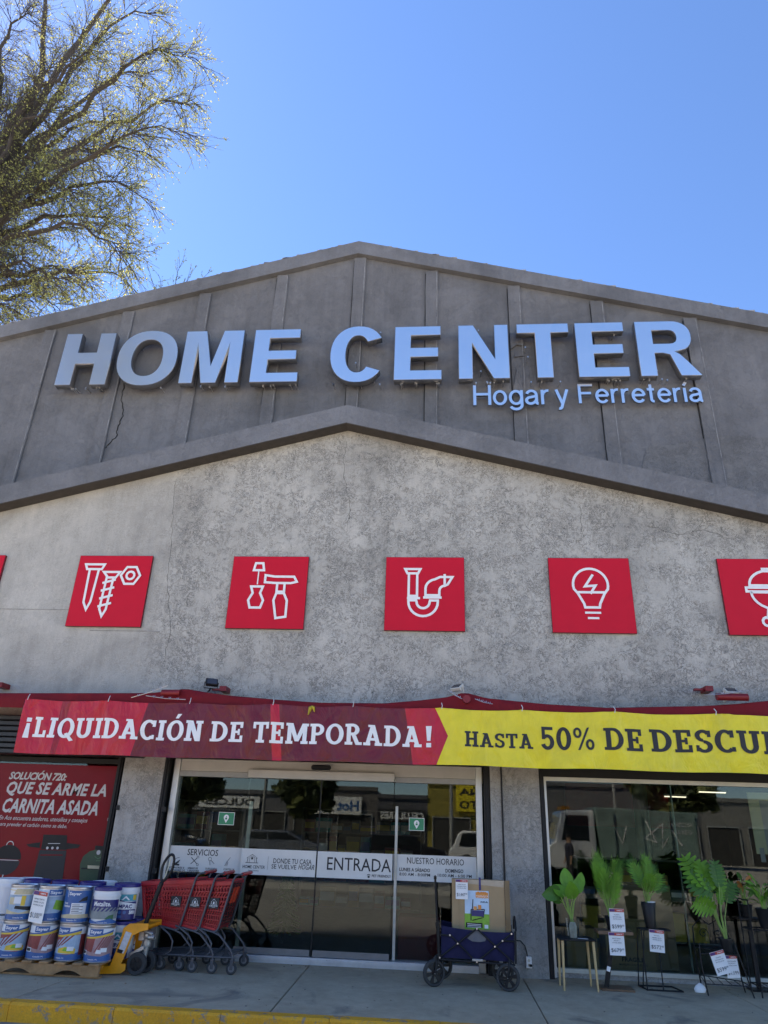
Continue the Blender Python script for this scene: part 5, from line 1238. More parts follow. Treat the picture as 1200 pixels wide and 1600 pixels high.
mb = MB(); mb.quad(A3, A2, fy(A2), fy(A3)); mb.build('canvas_floor', NAVY, wg)
mb = MB(); g = [wp(x, y, WY-.012) for x, y in ((744,1452),(730,1466),(738,1471),(750,1472),(761,1470),(757,1462))]; mb.add(g, [tuple(range(6))]); mb.build('mesh_pocket', GCANV, wg)
def wt(pts, r, nm, m_=BLACK): mb = MB(); mb.tube(pts, r, 8); return mb.build(nm, m_, wg, True)
for Yo in (0, 1):
    def q_(x, y): v = wp(x, y, WY-.028); return v if not Yo else Vector((v.x, wyf+.02, v.z))
    for a, b2 in (((687,1496),(745,1451)),((703,1460),(740,1499)),((745,1451),(803,1505)),((750,1499),(799,1459)),((687,1460),(703,1462)),((787,1470),(806,1471))): wt([q_(*a), q_(*b2)], .0095, 'cross_brace')
    wt([q_(685,1447), q_(686,1500)], .012, 'corner_post'); wt([q_(805,1455), q_(806,1506)], .012, 'corner_post'); wt([q_(686,1499), q_(745,1503), q_(805,1508)], .011, 'bottom_rail')
    if not Yo:
        mb = MB()
        for x, y in ((745,1451),(715,1474),(773,1479),(745,1503),(703,1461),(785,1470),(799,1459),(687,1496)): v = q_(x, y); mb.cyl(v-Vector((0,.018,0)), v+Vector((0,.005,0)), .009, 8)
        mb.build('rivets', CHROME, wg)
        v = q_(746,1500); mb = MB(); mb.box(v.x-.06, v.x+.06, v.y-.02, v.y-.008, v.z-.012, v.z+.012); mb.build('latch', STEEL, wg, bevel=.004)
# pull handle (upright, left) and rear handles (right)
hb = wp(685,1460); wt([hb+Vector((0,.2,-.2)), wp(682,1420,-.85), wp(680,1372,-.85)], .013, 'pull_handle'); v = wp(680,1372,-.85)
wt([v+Vector((-.0,-.05,0)), v+Vector((.0,.05,.01))], .018, 'grip', BPLAST)
v = wp(806,1455); wt([v, v+Vector((.0,.05,.09)), v+Vector((.0,.12,.13)), v+Vector((0,.2,.09)), v+Vector((0,.25,0))], .012, 'end_handle')
v = wp(683,1440,-.85); mb = MB(); mb.box(v.x-.018,v.x+.03,v.y-.02,v.y+.02,v.z-.06,v.z+.0); mb.build('handle_joint', BPLAST, wg, bevel=.006)
for px, py, Y, rz in ((678,1521,-1.0,.45),(690,1514,-.55,.35),(794,1529,-1.04,-.25),(786,1517,-.6,-.2)):
    q = P(px, py, Y); c_ = Vector((q.x-L1.x, Y-L1.y, .132)); Rz = Matrix.Rotation(rz, 4, 'Z')
    def lw_(prof, n_): b_ = MB(); b_.lathe(prof, n_, (0,0,0), ax='y'); return b_
    def place(b_): b_.v = [tuple(c_+Rz @ Vector(p)) for p in b_.v]; return b_
    wh = place(lw_([(.104,-.022),(.122,-.024),(.131,-.014),(.131,.014),(.122,.024),(.104,.022)], 32)).build('wheel', BRUB, wg, True)
    b_ = MB(); b_.lathe([(.104,-.015),(.104,.015),(.096,.015),(.096,-.015),(.104,-.015)], 28, ax='y'); b_.lathe([(0,-.024),(.022,-.024),(.024,.02),(0,.02)], 14, ax='y')
    for k in range(6):
        a = PI*k/3+.2; b_.prism([(0.015*math.cos(a-.6),.015*math.sin(a-.6)),(.1*math.cos(a-.22),.1*math.sin(a-.22)),(.1*math.cos(a+.22),.1*math.sin(a+.22)),(.015*math.cos(a+.6),.015*math.sin(a+.6))], -.012, .0)
    place(b_).build('rim', BPLAST, wh, False)
    b_ = MB(); b_.lathe([(0,-.032),(.008,-.03),(.009,-.024)], 10, ax='y'); place(b_).build('axle_cap', CHROME, wh)
    wt([c_+Rz @ Vector((0,-.03,0)), c_+Rz @ Vector((.02,-.03,.10)), c_+Vector((.02,0,.17))], .011, 'caster_fork')
# cardboard box standing in the wagon
bx_ = thing('cardboard_box', 'tall kraft cardboard box with wagon picture standing in the navy wagon', 'box', (.49, -.72, .3), .0)
q0, q1 = P(706,1373,-.78), P(797,1377,-.78); L2 = Vector((.49, -.72, .3)); zt2 = q0.z-.3
xl, xr = q0.x-L2.x, q1.x-L2.x
mb = MB(); mb.box(xl, xr-.07, -.06, .12, -.05, zt2); mb.build('carton', KRAFT, bx_, bevel=.004)
mb = MB(); mb.add([(xr-.066,-.06,-.05),(xr,.05,-.05),(xr,.05,zt2-.0),(xr-.066,-.06,zt2),(xr-.066,-.052,-.05),(xr-.01,.05,-.05),(xr-.01,.05,zt2),(xr-.066,-.052,zt2)], [(0,1,2,3),(7,6,5,4),(0,3,7,4),(1,5,6,2),(3,2,6,7)]); mb.build('side_panel', KRAFTD, bx_)
mb = MB(); mb.box(xl+.08, xl+.085, -.0625, -.0605, -.04, zt2-.01); mb.box(xr-.08, xr-.075, -.0625, -.0605, -.04, zt2-.01); mb.build('fold_crease', KRAFTD, bx_)
mb = MB(); mb.add([(xl+.12,-.0615,zt2+.0),(xr-.07,-.0615,zt2),(xr-.075,-.0615,zt2-.07),(xl+.14,-.0615,zt2-.04)], [(0,1,2,3)]); mb.build('packing_tape', TAPE, bx_)
def bq(x, y): q = P(x, y, -.784); return (q.x-L2.x, q.z-L2.z)
mb = MB(); p0, p1 = bq(727,1391), bq(764,1453)
def brect(x0, y0, x1, y1, k, mi): a, b_ = bq(x0, y0), bq(x1, y1); rect2(mb, a[0], b_[0], b_[1], a[1], -.063-.0012*k, mi)
brect(726,1391,765,1453,0,0); brect(726,1427,765,1453,1,1); brect(743,1394,763,1403,1,2); brect(744,1399,762,1404,2,5)
def btxt(s_, x0, y0, x1, y1, k, mi, **kw):
    a, b_ = bq(x0, y0), bq(x1, y1); put_text(mb, s_, lambda u, v: (u, -.063-.0012*k, v), b_[0]-a[0], a[1]-b_[1], (a[0]+b_[0])/2, (a[1]+b_[1])/2, mi, **kw)
btxt('SUPER', 745,1393,761,1398,4,3,bold=.05); btxt('WAGON', 743,1399,763,1404,4,3,bold=.05); btxt('AZUL', 750,1408,763,1411,3,4,bold=.03)
for a in (((736,1421),(757,1421)),((737,1430),(756,1432)),((738,1438),(754,1434)),((736,1438),(736,1421)),((755,1434),(757,1421)),((738,1420),(739,1405))): s_, e2 = bq(*a[0]), bq(*a[1]); stroke(mb, [s_, e2], .008, lambda u, v: (u, -.0665, v), 4)
brect(737,1422,756,1432,4,6); brect(740,1416,745,1422,4,2); brect(747,1414,752,1421,4,3); brect(728,1441,754,1450,3,4); brect(757,1445,763,1451,3,5)
for k in range(3): s_, e2 = bq(730,1443+2.5*k), bq(752,1445+2.0*k); stroke(mb, [s_, e2], .004, lambda u, v: (u, -.069, v), 5)
mb.build('printed_picture', [mat('print_sky', (.45,.60,.72), .4, 0, .1), LGREEN, mat('print_orange', (.75,.30,.08), .4), mat('print_orange2', (.80,.25,.04), .4), BLACK, WHITE, NAVYL], bx_, recalc=False)
mb = MB(); a, b_ = bq(748,1371), bq(751,1391); mb.box(a[0], b_[0]+.004, -.066, -.0615, b_[1], a[1]); mb.build('strap', NAVYL, bx_)
ptag('p','white price tag reading $1,447 taped on the cardboard box', (712,1374,731,1405), -.81, '$1,447.00', ['SUPER WAGON','PLEGABLE AZUL','ANTES $1,809'])
# outlet on the pier
q = P(826,1503,YW); mb = MB(); mb.box(q.x-.033, q.x+.033, YW-.045, YW+.002, q.z-.062, q.z+.058); 
out = thing('outlet_box', 'white electrical outlet box on the concrete pier right of the wagon', 'outlet', (q.x, YW-.02, q.z))
mb = MB(); mb.box(-.033,.033,-.03,.02,-.06,.06); mb.build('box', WHITE, out, bevel=.005)
mb = MB()
for z in (.02, -.025): mb.cyl((-.0,-.033,z), (0,-.0295,z), .016, 12)
mb.build('socket', mat('cream_socket', (.55,.5,.4), .5), out); mb = MB(); mb.box(.0,.035,-.06,-.0305,-.04,-.015); mb.build('plug', BPLAST, out, bevel=.004)
mb = MB(); mb.tube([(-.14,-.0,.22),(-.09,-.01,.22),(-.04,-.01,.17),(-.02,0,.1),(-.015,0,.06)], .006, 6); mb.build('cable', BLACK, out)

# ================================================================== POTTED PLANTS AND STANDS
def leafmesh(base, d, s_, L, W, kind, droop, fold=.25):
    mb = MB(); d = Vector(d).normalized(); s_ = Vector(s_); s_ = (s_-d*s_.dot(d)).normalized(); nrm = s_.cross(d)
    def mid(t): return base+d*(L*t)+Vector((0,0,-droop*t*t*L))
    if kind == 'ovate':
        n = 9; vs = []; fs = []
        for i in range(n+1):
            t = i/n; w_ = W*(math.sin(PI*min(1, t**.75))**.75 if 0 < t < 1 else .02); m_ = mid(t)
            vs += [m_-s_*w_+nrm*w_*fold, m_-s_*w_*.5+nrm*w_*fold*.35, m_, m_+s_*w_*.5+nrm*w_*fold*.35, m_+s_*w_+nrm*w_*fold]
        for i in range(n):
            for k in range(4): a = i*5+k; fs.append((a, a+1, a+6, a+5))
        mb.add(vs, fs)
    else:
        n, gap = (14, .48) if kind == 'fern' else (7, .86)
        for sd_ in (-1, 1):
            for i in range(n):
                t0 = .04+.90*i/n; t1 = t0+.90/n*gap; prof = (math.sin(PI*(t0*.86+.12))**.7)*W
                if kind == 'fern': prof *= random.uniform(.85,1.1)
                fwd = (.55 if kind == 'fern' else .30)*L*(.4+.6*t0); a, b_ = mid(t0), mid(min(1, t1)); o_ = s_*(sd_*prof)
                e_ = (a+b_)/2+o_+d*(fwd*.5)+nrm*(prof*fold)-Vector((0,0,prof*.15)); wd_ = (b_-a)*(.5 if kind == 'fern' else .55)
                m0 = a+(o_+d*fwd*.2)*.5+nrm*(prof*fold*.3); m1 = b_+(o_+d*fwd*.3)*.55+nrm*(prof*fold*.3)
                if kind != 'fern': m0 = m0-wd_*.12; m1 = m1+wd_*.0
                mb.add([a, m0, e_-wd_*.5, e_+wd_*.35, m1, b_], [(0,1,4,5),(1,2,3,4)])
        t_ = mid(1.0); p_ = mid(.9); mb.add([p_-s_*W*.12, p_+s_*W*.12, t_+d*L*.05], [(0,1,2)])
        mb.tube([mid(k/5) for k in range(6)], .003, 4)
    return mb
def plant(label, loc, pot, leaves, cat='potted plant'):
    """leaves: (x,y,z of leaf base relative to pot top centre, direction, side, L, W, kind, droop, mat)"""
    t_ = thing('potted_plant', label, cat, loc, 0); pot(t_)
    for (b_, d, s_, L, W, kind, dr, m_) in leaves:
        b_ = Vector(b_); mb = leafmesh(b_, d, s_, L, W, kind, dr); lf = mb.build('leaf', m_, t_, True, recalc=False)
        z0 = t_['pz']; r0 = Vector((random.uniform(-.02,.02), random.uniform(-.02,.02), z0)); m2 = MB(); mdl = r0.lerp(b_, .55)+Vector((0,0,.02))+(b_-r0).cross(Vector((0,1,0)))*.05
        m2.tube([r0, mdl, b_, b_+Vector(d).normalized()*L*.2], [.008,.0065,.005,.003], 6); m2.build('stem', M_stem, lf, True)
    del t_['pz']
    return t_
M_stem = mat('stem_green', (.22,.34,.08), .5, 0, .2, 8)
def U(a, el, r=1): a = math.radians(a); el = math.radians(el); return Vector((r*math.cos(el)*math.cos(a), r*math.cos(el)*math.sin(a), r*math.sin(el)))
# 1: broad ovate leaves in a clear vase on the light-legged stool
def stool():
    A = [G(875,1540), G(882,1548), G(935,1550), G(924,1541)]; ct = sum(A, Vector())/4
    t_ = thing('plant_stool', 'black topped stool with four light wooden legs, leftmost plant stand', 'stool', ct, 0); zt = .485
    for q in A: mb = MB(); tp = (q-ct)*.93; mb.cyl((q-ct), tp+Vector((0,0,zt)), .011, 10, 0, .017); mb.build('leg', WOODL, t_, True)
    mb = MB(); pts = [((q-ct).x*1.12, (q-ct).y*1.12) for q in A]; n = 4; mb.add([(x, y, zt) for x, y in pts]+[(x, y, zt+.014) for x, y in pts], [(3,2,1,0),(4,5,6,7)]+[(i, (i+1)%4, (i+1)%4+4, i+4) for i in range(4)]); mb.build('top', BPLAST, t_, bevel=.004)
    return ct, zt+.014
ct, zt = stool()
def vase(t_):
    mb = MB(); mb.add([(-.055,-.055,0),(.055,-.055,0),(.055,.055,0),(-.055,.055,0),(-.07,-.065,.2),(.07,-.065,.2),(.07,.065,.2),(-.07,.065,.2)], [(0,1,5,4),(1,2,6,5),(2,3,7,6),(3,0,4,7),(0,3,2,1)]); mb.build('vase', M_vase, t_)
    mb = MB(); mb.lathe([(0,.004),(.04,.004),(.045,.12),(.03,.16),(0,.165)], 10); mb.build('root_ball', mat('moss_grey', (.42,.40,.33), .8, 0, .3, 20, .5), t_, True); t_['pz'] = .15
def L_(x, z, y, a, el, L, W, k, dr, m_, sa=None):
    d = U(a, el); return ((x, y, z), d, Vector((-math.sin(math.radians(sa)), math.cos(math.radians(sa)), 0)) if sa is not None else Vector((1,.2,0)), L, W, k, dr, m_)
OV = [L_(-.04,.50,-.02,95,78,.26,.085,'ovate',.1,M_leaf), L_(.07,.46,-.05,60,70,.22,.07,'ovate',.15,M_leaf), L_(-.13,.44,-.05,190,20,.24,.095,'ovate',.35,M_leafd), L_(-.08,.42,-.09,150,50,.22,.08,'ovate',.2,M_leaf),
      L_(.0,.40,-.10,250,70,.24,.085,'ovate',.1,M_leaf), L_(-.10,.36,-.02,170,40,.2,.08,'ovate',.3,M_leafd), L_(.10,.50,.0,40,72,.22,.06,'ovate',.1,M_leaf), L_(-.03,.52,.04,120,80,.22,.08,'ovate',.05,M_leafd)]
stp = ct.copy(); stp.z = zt; stp.x -= .02; stp.y -= .02
plant('broad-leaved plant in a clear square vase on the light-legged stool', stp, vase, OV)
mb = MB(); v = P(913,1472,ct.y-.06); mb.add([(-.07,-.03,0),(.05,-.05,0),(.06,.0,0),(-.055,.03,0),(-.07,-.03,.002),(.05,-.05,.002),(.06,.0,.002),(-.055,.03,.002)], [(3,2,1,0),(4,5,6,7)])
o = mb.build('price_slip', WHITE); o.location = (ct.x+.08, ct.y-.07, zt+.003); tag(o, 'white paper slip lying flat on the black stool top', 'paper')
# 2: wooden stand with slanted black post
q = G(962,1546); t = thing('plant_stand', 'low wooden plant stand with slanted black post and price tags', 'stand', q, 0)
mb = MB(); mb.box(-.18,.19,-.13,.13,0,.022); mb.build('base', WOODB, t, bevel=.003)
mb = MB(); mb.beam((-.10,0,.02), (.02,0,.555), .05, .03, 0, Vector((0,1,0))); mb.build('post', BPLAST, t)
mb = MB(); mb.box(-.17,.23,-.13,.13,.555,.59); mb.build('top', WOODB, t, bevel=.003); sl2 = q.copy()
def pot2(t_): mb = MB(); mb.lathe([(0,0),(.05,0),(.075,.14),(.078,.14),(.07,.12),(0,.12)], 20); mb.build('pot', BPLAST, t_, True); t_['pz'] = .12
FL = []
for i in range(17):
    a = random.uniform(0,360); FL.append(L_(.07*math.cos(math.radians(a))+.0, random.uniform(.24,.46), .05*math.sin(math.radians(a)), a, random.uniform(68,87), random.uniform(.30,.42), random.uniform(.06,.085), 'fern', .10, M_leaf if i % 3 else M_leafd))
plant('feathery lobed plant on the wooden stand above the $599 tag', (sl2.x+.02, sl2.y, .592), pot2, FL)
ptag('p','upper tag, reading $599.00, in front of the feathery plant pot', (953,1420,976,1456), sl2.y-.15, '$599.00', ['PLANTA','ARTIFICIAL','ANTES $749'])
ptag('p','tag reading $679.00 hanging from the wooden stand top', (952,1457,976,1493), sl2.y-.155, '$679.00', ['BASE PARA','MACETA','ANTES $849'])
mb = MB(); v = P(951,1514,sl2.y-.05); mb.box(-.02,.02,-.001,.001,-.025,.025); o = mb.build('small_tag', WHITE); o.location = v; o.rotation_euler = (0,.3,0); tag(o, 'tiny white sticker tag on the slanted black post', 'tag')
# 3: black wire stand with tapered pot
b_ = [G(998,1541), G(1012,1548), G(1068,1551), G(1050,1543)]; ct = sum(b_, Vector())/4; zt = .60
t = thing('wire_plant_stand', 'thin black metal stand with rectangular floor frame under tapered pot', 'stand', ct, 0)
mb = MB(); mb.tube([q-ct+Vector((0,0,.008)) for q in b_], .009, 6, closed=True); mb.build('floor_frame', BLACK, t)
tops = [Vector((-.17,.1,zt)), Vector((-.17,-.08,zt)), Vector((.17,-.08,zt)), Vector((.17,.1,zt))]
mb = MB(); mb.tube(tops, .008, 6, closed=True); mb.box(-.16,.16,-.07,.09,zt-.004,zt+.004); mb.build('tray', BLACK, t)
for a, b2 in ((b_[0]-ct, tops[0]), ((b_[1]-ct), tops[1]), ((b_[0]-ct).lerp(b_[1]-ct, .5), tops[1]+Vector((.06,.1,0))), ((b_[1]-ct).lerp(b_[2]-ct,.45), Vector((.02,-.06,zt)))):
    mb = MB(); mb.cyl(a, b2, .007, 6); mb.build('post', BLACK, t)
def pot3(t_): mb = MB(); mb.lathe([(0,0),(.055,0),(.085,.27),(.082,.275),(.075,.255),(0,.25)], 24); mb.build('pot', BPLAST, t_, True); mb = MB(); mb.lathe([(.045,.256),(.05,.285),(.03,.27)], 10, (.035,-.01,0)); mb.build('pot_liner', WHITE, t_); t_['pz'] = .25
FL = [L_(-.02,.45,.0,165,62,.36,.12,'fern',.1,M_leafd), L_(-.05,.42,-.04,175,70,.34,.10,'fern',.12,M_leaf), L_(.04,.46,-.04,80,82,.34,.07,'fern',.05,M_leaf), L_(.05,.40,-.06,20,60,.28,.09,'fern',.2,M_leaf), L_(.08,.38,-.02,10,45,.24,.08,'fern',.4,M_leafd), L_(0,.38,-.08,270,65,.30,.10,'fern',.2,M_leaf), L_(.06,.44,.02,45,68,.30,.08,'fern',.1,M_leafd), L_(.02,.5,0,100,80,.32,.06,'fern',.05,M_leaf)]
plant('spiky lobed plant in a slim tapered black pot', (ct.x-.03, ct.y+.02, zt+.006), pot3, FL)
ptag('p','tag reading $572 hanging from the black wire stand', (1015,1453,1038,1488), ct.y-.11, '$572.00', ['MACETA','NEGRA ALTA','ANTES $715'], 0, .06)
# 4: folding iron rack with monstera
b_ = [G(1096,1540), G(1107,1556), G(1179,1560), G(1165,1551)]; ct = sum(b_, Vector())/4; zs_ = .40
t = thing('iron_plant_rack', 'dark folding iron rack with scrolled back and crossbars at the right', 'rack', ct, 0)
for i, q in enumerate(b_):
    p = q-ct; hgt = .62 if i in (0, 3) else .50; mb = MB(); mb.tube([p, p*.92+Vector((-.05,0,hgt*.6)), p*.8+Vector((-.07,0,hgt))], .008, 6); mb.build('leg', BLACK, t)
for z, k in ((.11,.96),(zs_,.86)):
    mb = MB(); ps = [(q-ct)*k+Vector((-.06*z/.4,0,z)) for q in b_]; mb.tube(ps, .006, 5, closed=True)
    for j in range(1, 5): mb.beam(ps[0].lerp(ps[3], j/5), ps[1].lerp(ps[2], j/5), .006, .006)
    mb.build('shelf_grid', BLACK, t)
p0, p3 = (b_[0]-ct)*.8+Vector((-.07,0,.62)), (b_[3]-ct)*.8+Vector((-.07,0,.62)); mb = MB(); mb.tube([p0+Vector((0,0,0)), p0.lerp(p3,.25)+Vector((0,0,.1)), p0.lerp(p3,.5)+Vector((0,0,.04)), p0.lerp(p3,.75)+Vector((0,0,.1)), p3], .006, 5)
for sx in (.3, .7):
    c_ = p0.lerp(p3, sx)-Vector((0,0,.06)); mb.tube([c_+Vector((.06*(1-k/16)*math.cos(k*.6), 0, .06*(1-k/16)*math.sin(k*.6))) for k in range(15)], .005, 5)
mb.build('scroll_back', BLACK, t)
def pot4(t_): mb = MB(); mb.lathe([(0,0),(.055,0),(.07,.12),(.078,.12),(.078,.14),(.068,.14),(.064,.12),(0,.115)], 22); mb.build('pot', BPLAST, t_, True); t_['pz'] = .11
ML = [L_(-.16,.66,-.02,150,60,.42,.20,'monstera',.15,M_leaf), L_(-.10,.62,-.03,120,72,.36,.16,'monstera',.1,M_leaf), L_(.0,.66,-.05,95,80,.32,.12,'monstera',.1,M_leafd), L_(-.13,.52,-.06,165,55,.40,.18,'monstera',.25,M_leafd), L_(-.10,.42,-.10,200,30,.34,.15,'monstera',.5,M_leaf), L_(-.05,.60,.04,120,70,.36,.16,'monstera',.1,M_leafd), L_(.03,.60,-.02,80,80,.30,.10,'monstera',.05,M_leaf), L_(.08,.5,.02,30,60,.3,.12,'monstera',.2,M_leafd), L_(-.02,.48,-.05,60,65,.22,.07,'monstera',.1,M_leaf)]
ML = [(v[0], v[1], v[2], v[3]*1.02, v[4]*.85, v[5], v[6]*.5, v[7]) for v in ML]
mp = P(1137,1485,ct.y-.02); plant('large split-leaf plant in a small black pot on the iron rack', (mp.x, ct.y+.0, zs_+.006), pot4, ML)
ptag('p','tilted tag reading $599.00 on the iron rack', (1114,1486,1137,1523), ct.y-.21, '$599.00', ['PLANTA','DECORATIVA','ANTES $749'], 0, -.26)
ptag('p','tag half hidden behind the tilted one on the iron rack', (1134,1493,1154,1528), ct.y-.17, '$1,199', ['RACK PLEGABLE','DE JARDIN','ANTES $1,499'], 0, -.06)
mb = MB(); q = G(1097,1552); 
vs = []; mb.lathe([(.0,.0),(.05,0),(.06,.03),(.045,.06),(.015,.085),(0,.09)], 12); mb.v = [(x*1.1+.01*math.sin(9*z+5*x), y*.7, z) for x, y, z in mb.v]; o = mb.build('plastic_bag', WHITE, None, True); o.location = (q.x, q.y+.06, 0); tag(o, 'crumpled white plastic bag on the pavement by the iron rack foot', 'bag')
# 5: tall rack and dark palm at the right edge
q = G(1196,1552); ct = Vector((q.x+.12, -.5, 0))
t = thing('tall_wire_rack', 'tall thin black wire rack cut off by the right frame edge', 'rack', ct, 0)
zt = .66
for x, y in ((-.27,-.15),(-.27,.15),(.27,-.15),(.27,.15)):
    mb = MB(); mb.tube([(x,y,0),(x,y,zt+.30 if x < 0 else zt)], .008, 6); mb.build('post', BLACK, t)
mb = MB(); mb.tube([(-.27,-.15,zt+.3),(-.27,.15,zt+.3)], .008, 6); mb.build('top_rail', BLACK, t)
for z in (.1, zt):
    mb = MB()
    mb.tube([(-.27,-.15,z),(.27,-.15,z),(.27,.15,z),(-.27,.15,z)], .007, 6, closed=True)
    for k in range(1, 9): mb.beam((-.27+.06*k,-.15,z), (-.27+.06*k,.15,z), .005, .005)
    mb.build('shelf_grid', BLACK, t)
def pot5(t_): mb = MB(); mb.lathe([(0,0),(.075,0),(.105,.2),(.11,.21),(.1,.21),(.095,.18),(0,.17)], 22); mb.build('pot', BPLAST, t_, True); t_['pz'] = .17
PLv = []
for i in range(26):
    a = random.uniform(0,360); el = random.uniform(15,75)
    PLv.append(L_(.04*math.cos(math.radians(a)), random.uniform(.22,.45), .03*math.sin(math.radians(a)), a, el, random.uniform(.22,.36), random.uniform(.012,.02), 'ovate', .5, M_leafd if i % 2 else M_leaf))
plant('fine-leaved palm in a dark pot at the right frame edge', (ct.x-.03, ct.y, zt+.007), pot5, PLv)
OL = [L_(.05*math.cos(i*1.3), .22+.03*i, .04*math.sin(i*1.3), i*75, 55, .14, .03, 'ovate', .2, M_leafo if i % 2 else M_leafd) for i in range(7)]
q = P(1163,1400,-.22); plant('small plant with orange leaves behind the palm at the right', (q.x, -.22, .75), pot2, OL)
t = thing('black_pedestal', 'slim black pedestal with small square top behind the palm rack', 'stand', (q.x,-.22,0), 0)
mb = MB(); mb.box(-.02,.02,-.02,.02,.02,.73); mb.box(-.11,.12,-.09,.1,0,.018); mb.build('body', BPLAST, t, bevel=.004); mb = MB(); mb.box(-.14,.16,-.12,.13,.731,.749); mb.build('top', BPLAST, t)

# ================================================================== TREES
def segs_mesh(name, p0, p1, r0, r1, m_, parent):
    n = len(p0); d = p1-p0; d /= np.maximum(np.linalg.norm(d, axis=1, keepdims=True), 1e-6)
    ref = np.tile(np.array([.3,.5,.81]), (n,1)); u = np.cross(d, ref); u /= np.maximum(np.linalg.norm(u, axis=1, keepdims=True), 1e-6); v = np.cross(d, u)
    V = np.zeros((n, 6, 3))
    for k in range(3):
        a = 2*PI*k/3; o_ = u*math.cos(a)+v*math.sin(a); V[:, k] = p0+o_*r0[:, None]; V[:, 3+k] = p1+o_*r1[:, None]
    base = (np.arange(n)*6)[:, None, None]; F = np.array([[0,1,4,3],[1,2,5,4],[2,0,3,5]])[None]+base
    return npmesh(name, V.reshape(-1,3), F.reshape(-1,4), m_, parent)
def npmesh(name, V, F, m_, parent):
    me = bpy.data.meshes.new(name); me.vertices.add(len(V)); me.vertices.foreach_set('co', V.astype(np.float32).ravel())
    k = F.shape[1]; me.loops.add(F.size); me.loops.foreach_set('vertex_index', F.astype(np.int32).ravel()); me.polygons.add(len(F)); me.polygons.foreach_set('loop_start', (np.arange(len(F))*k).astype(np.int32))
    if isinstance(m_, tuple):
        for q in m_: me.materials.append(q)
        me.polygons.foreach_set('material_index', RNG.integers(0, 3, len(F)).astype(np.int32)//2)
    else: me.materials.append(m_)
    me.update(calc_edges=True); me.validate(); o = bpy.data.objects.new(name, me); C.objects.link(o); o.parent = parent; return o
tbase = Vector((-23.0, 10, 0))
tr = thing('willow_tree', 'big tree with fine drooping twigs and new yellow leaves, rising behind the roof', 'tree', tbase)
mb = MB(); mb.tube([(0,0,-.1),(.2,.1,5),(.4,0,11),(.9,.1,17),(1.6,0,22),(2.0,0,26)], [.65,.55,.48,.4,.32,.2], 12); mb.build('trunk', M_bark, tr, True)
targets = [(20,-160,8),(170,-120,12),(330,-60,9),(300,20,11),(335,80,9),(345,150,10),(320,200,8),(290,250,11),(260,300,9),(230,350,10),(235,390,8),(180,430,9),(130,470,11),(60,480,9),(10,500,11),(60,90,12),(130,160,8),(150,250,12),(60,300,8),(90,370,12),(20,200,11),(200,60,8),(-100,120,12),(-140,300,9),(-120,480,10),(230,180,13),(250,440,12),(100,20,9),(170,300,8),(130,430,8),(200,240,11),(280,110,12),(90,240,9),(40,420,8),(80,160,10),(0,120,9),(150,90,11)]
LS = []; SUB = []
for i, (px, py, Y) in enumerate(targets):
    e_ = P(px-38, py+8, Y)-tbase
    lw = random.uniform(.0, .5); s0 = Vector((.9, 0, 17+2*random.random())) if py > 420 else (Vector((1.4, 0, 19+4*random.random())) if py > 150 else Vector((1.9, 0, 22+random.random()*3)))
    L = (e_-s0).length; c1_ = s0+Vector((L*.25, random.uniform(-1,1), L*(.22 if py > 100 else .3))); c2_ = e_+Vector((-L*.25, random.uniform(-.8,.8), L*(.26 if py > 200 else .10)))
    pts = []
    for k in range(15):
        t_ = k/14; pts.append(s0*(1-t_)**3+c1_*3*t_*(1-t_)**2+c2_*3*t_*t_*(1-t_)+e_*t_**3+Vector((random.uniform(-.24,.24), random.uniform(-.24,.24), random.uniform(-.26,.26)))*min(1, t_*3)*(1-t_*.4))
    r_ = [.22*(1-k/14)**1.2+.016 for k in range(15)]
    mb = MB(); mb.tube(pts, r_, 7); mb.build('branch', M_bark, tr, True)
    P_ = np.array([p[:] for p in pts])
    for k in range(40):
        t_ = random.uniform(.2, 1.0)*13.99; j = int(t_); f_ = t_-j; b_ = P_[j]*(1-f_)+P_[j+1]*f_; tg = P_[j+1]-P_[j]; tg /= np.linalg.norm(tg)
        SUB.append((b_, tg, 1-(t_/14)*.55))
def grow(bases, dirs, L, spread, sag, r0, r1, nseg=3):
    n = len(bases); d = dirs+RNG.normal(0, spread, (n,3)); d /= np.linalg.norm(d, axis=1, keepdims=True); p = bases.copy(); P0, P1, R0, R1 = [], [], [], []; pos = [p.copy()]; ds = [d.copy()]
    for k in range(nseg):
        q = p+d*(L/nseg)[:, None]; P0.append(p.copy()); P1.append(q.copy()); R0.append(np.full(n, r0+(r1-r0)*k/nseg)); R1.append(np.full(n, r0+(r1-r0)*(k+1)/nseg))
        p = q; d = d+RNG.normal(0, .10, (n,3))+np.array([0,0,-sag]); d /= np.linalg.norm(d, axis=1, keepdims=True); pos.append(p.copy()); ds.append(d.copy())
    return (np.concatenate(P0), np.concatenate(P1), np.concatenate(R0), np.concatenate(R1)), np.array(pos), np.array(ds)
def pick(pos, ds, k):
    n = pos.shape[1]; t_ = RNG.uniform(.15, 1, (k, n))*(pos.shape[0]-1.001); j = t_.astype(int); f_ = (t_-j)[..., None]; idx = np.arange(n)[None]
    return (pos[j, idx]*(1-f_)+pos[j+1, idx]*f_).reshape(-1,3), ds[j, idx].reshape(-1,3)
B0 = np.array([s_[0] for s_ in SUB]); D0 = np.array([s_[1] for s_ in SUB]); K0 = np.array([s_[2] for s_ in SUB])
g1, pos1, ds1 = grow(B0, D0, RNG.uniform(1.0, 2.5, len(B0))*K0, .62, .10, .022, .010, 4)
b2_, d2_ = pick(pos1, ds1, 6); g2, pos2, ds2 = grow(b2_, d2_, RNG.uniform(.6, 1.3, len(b2_)), .40, .10, .010, .005, 3)
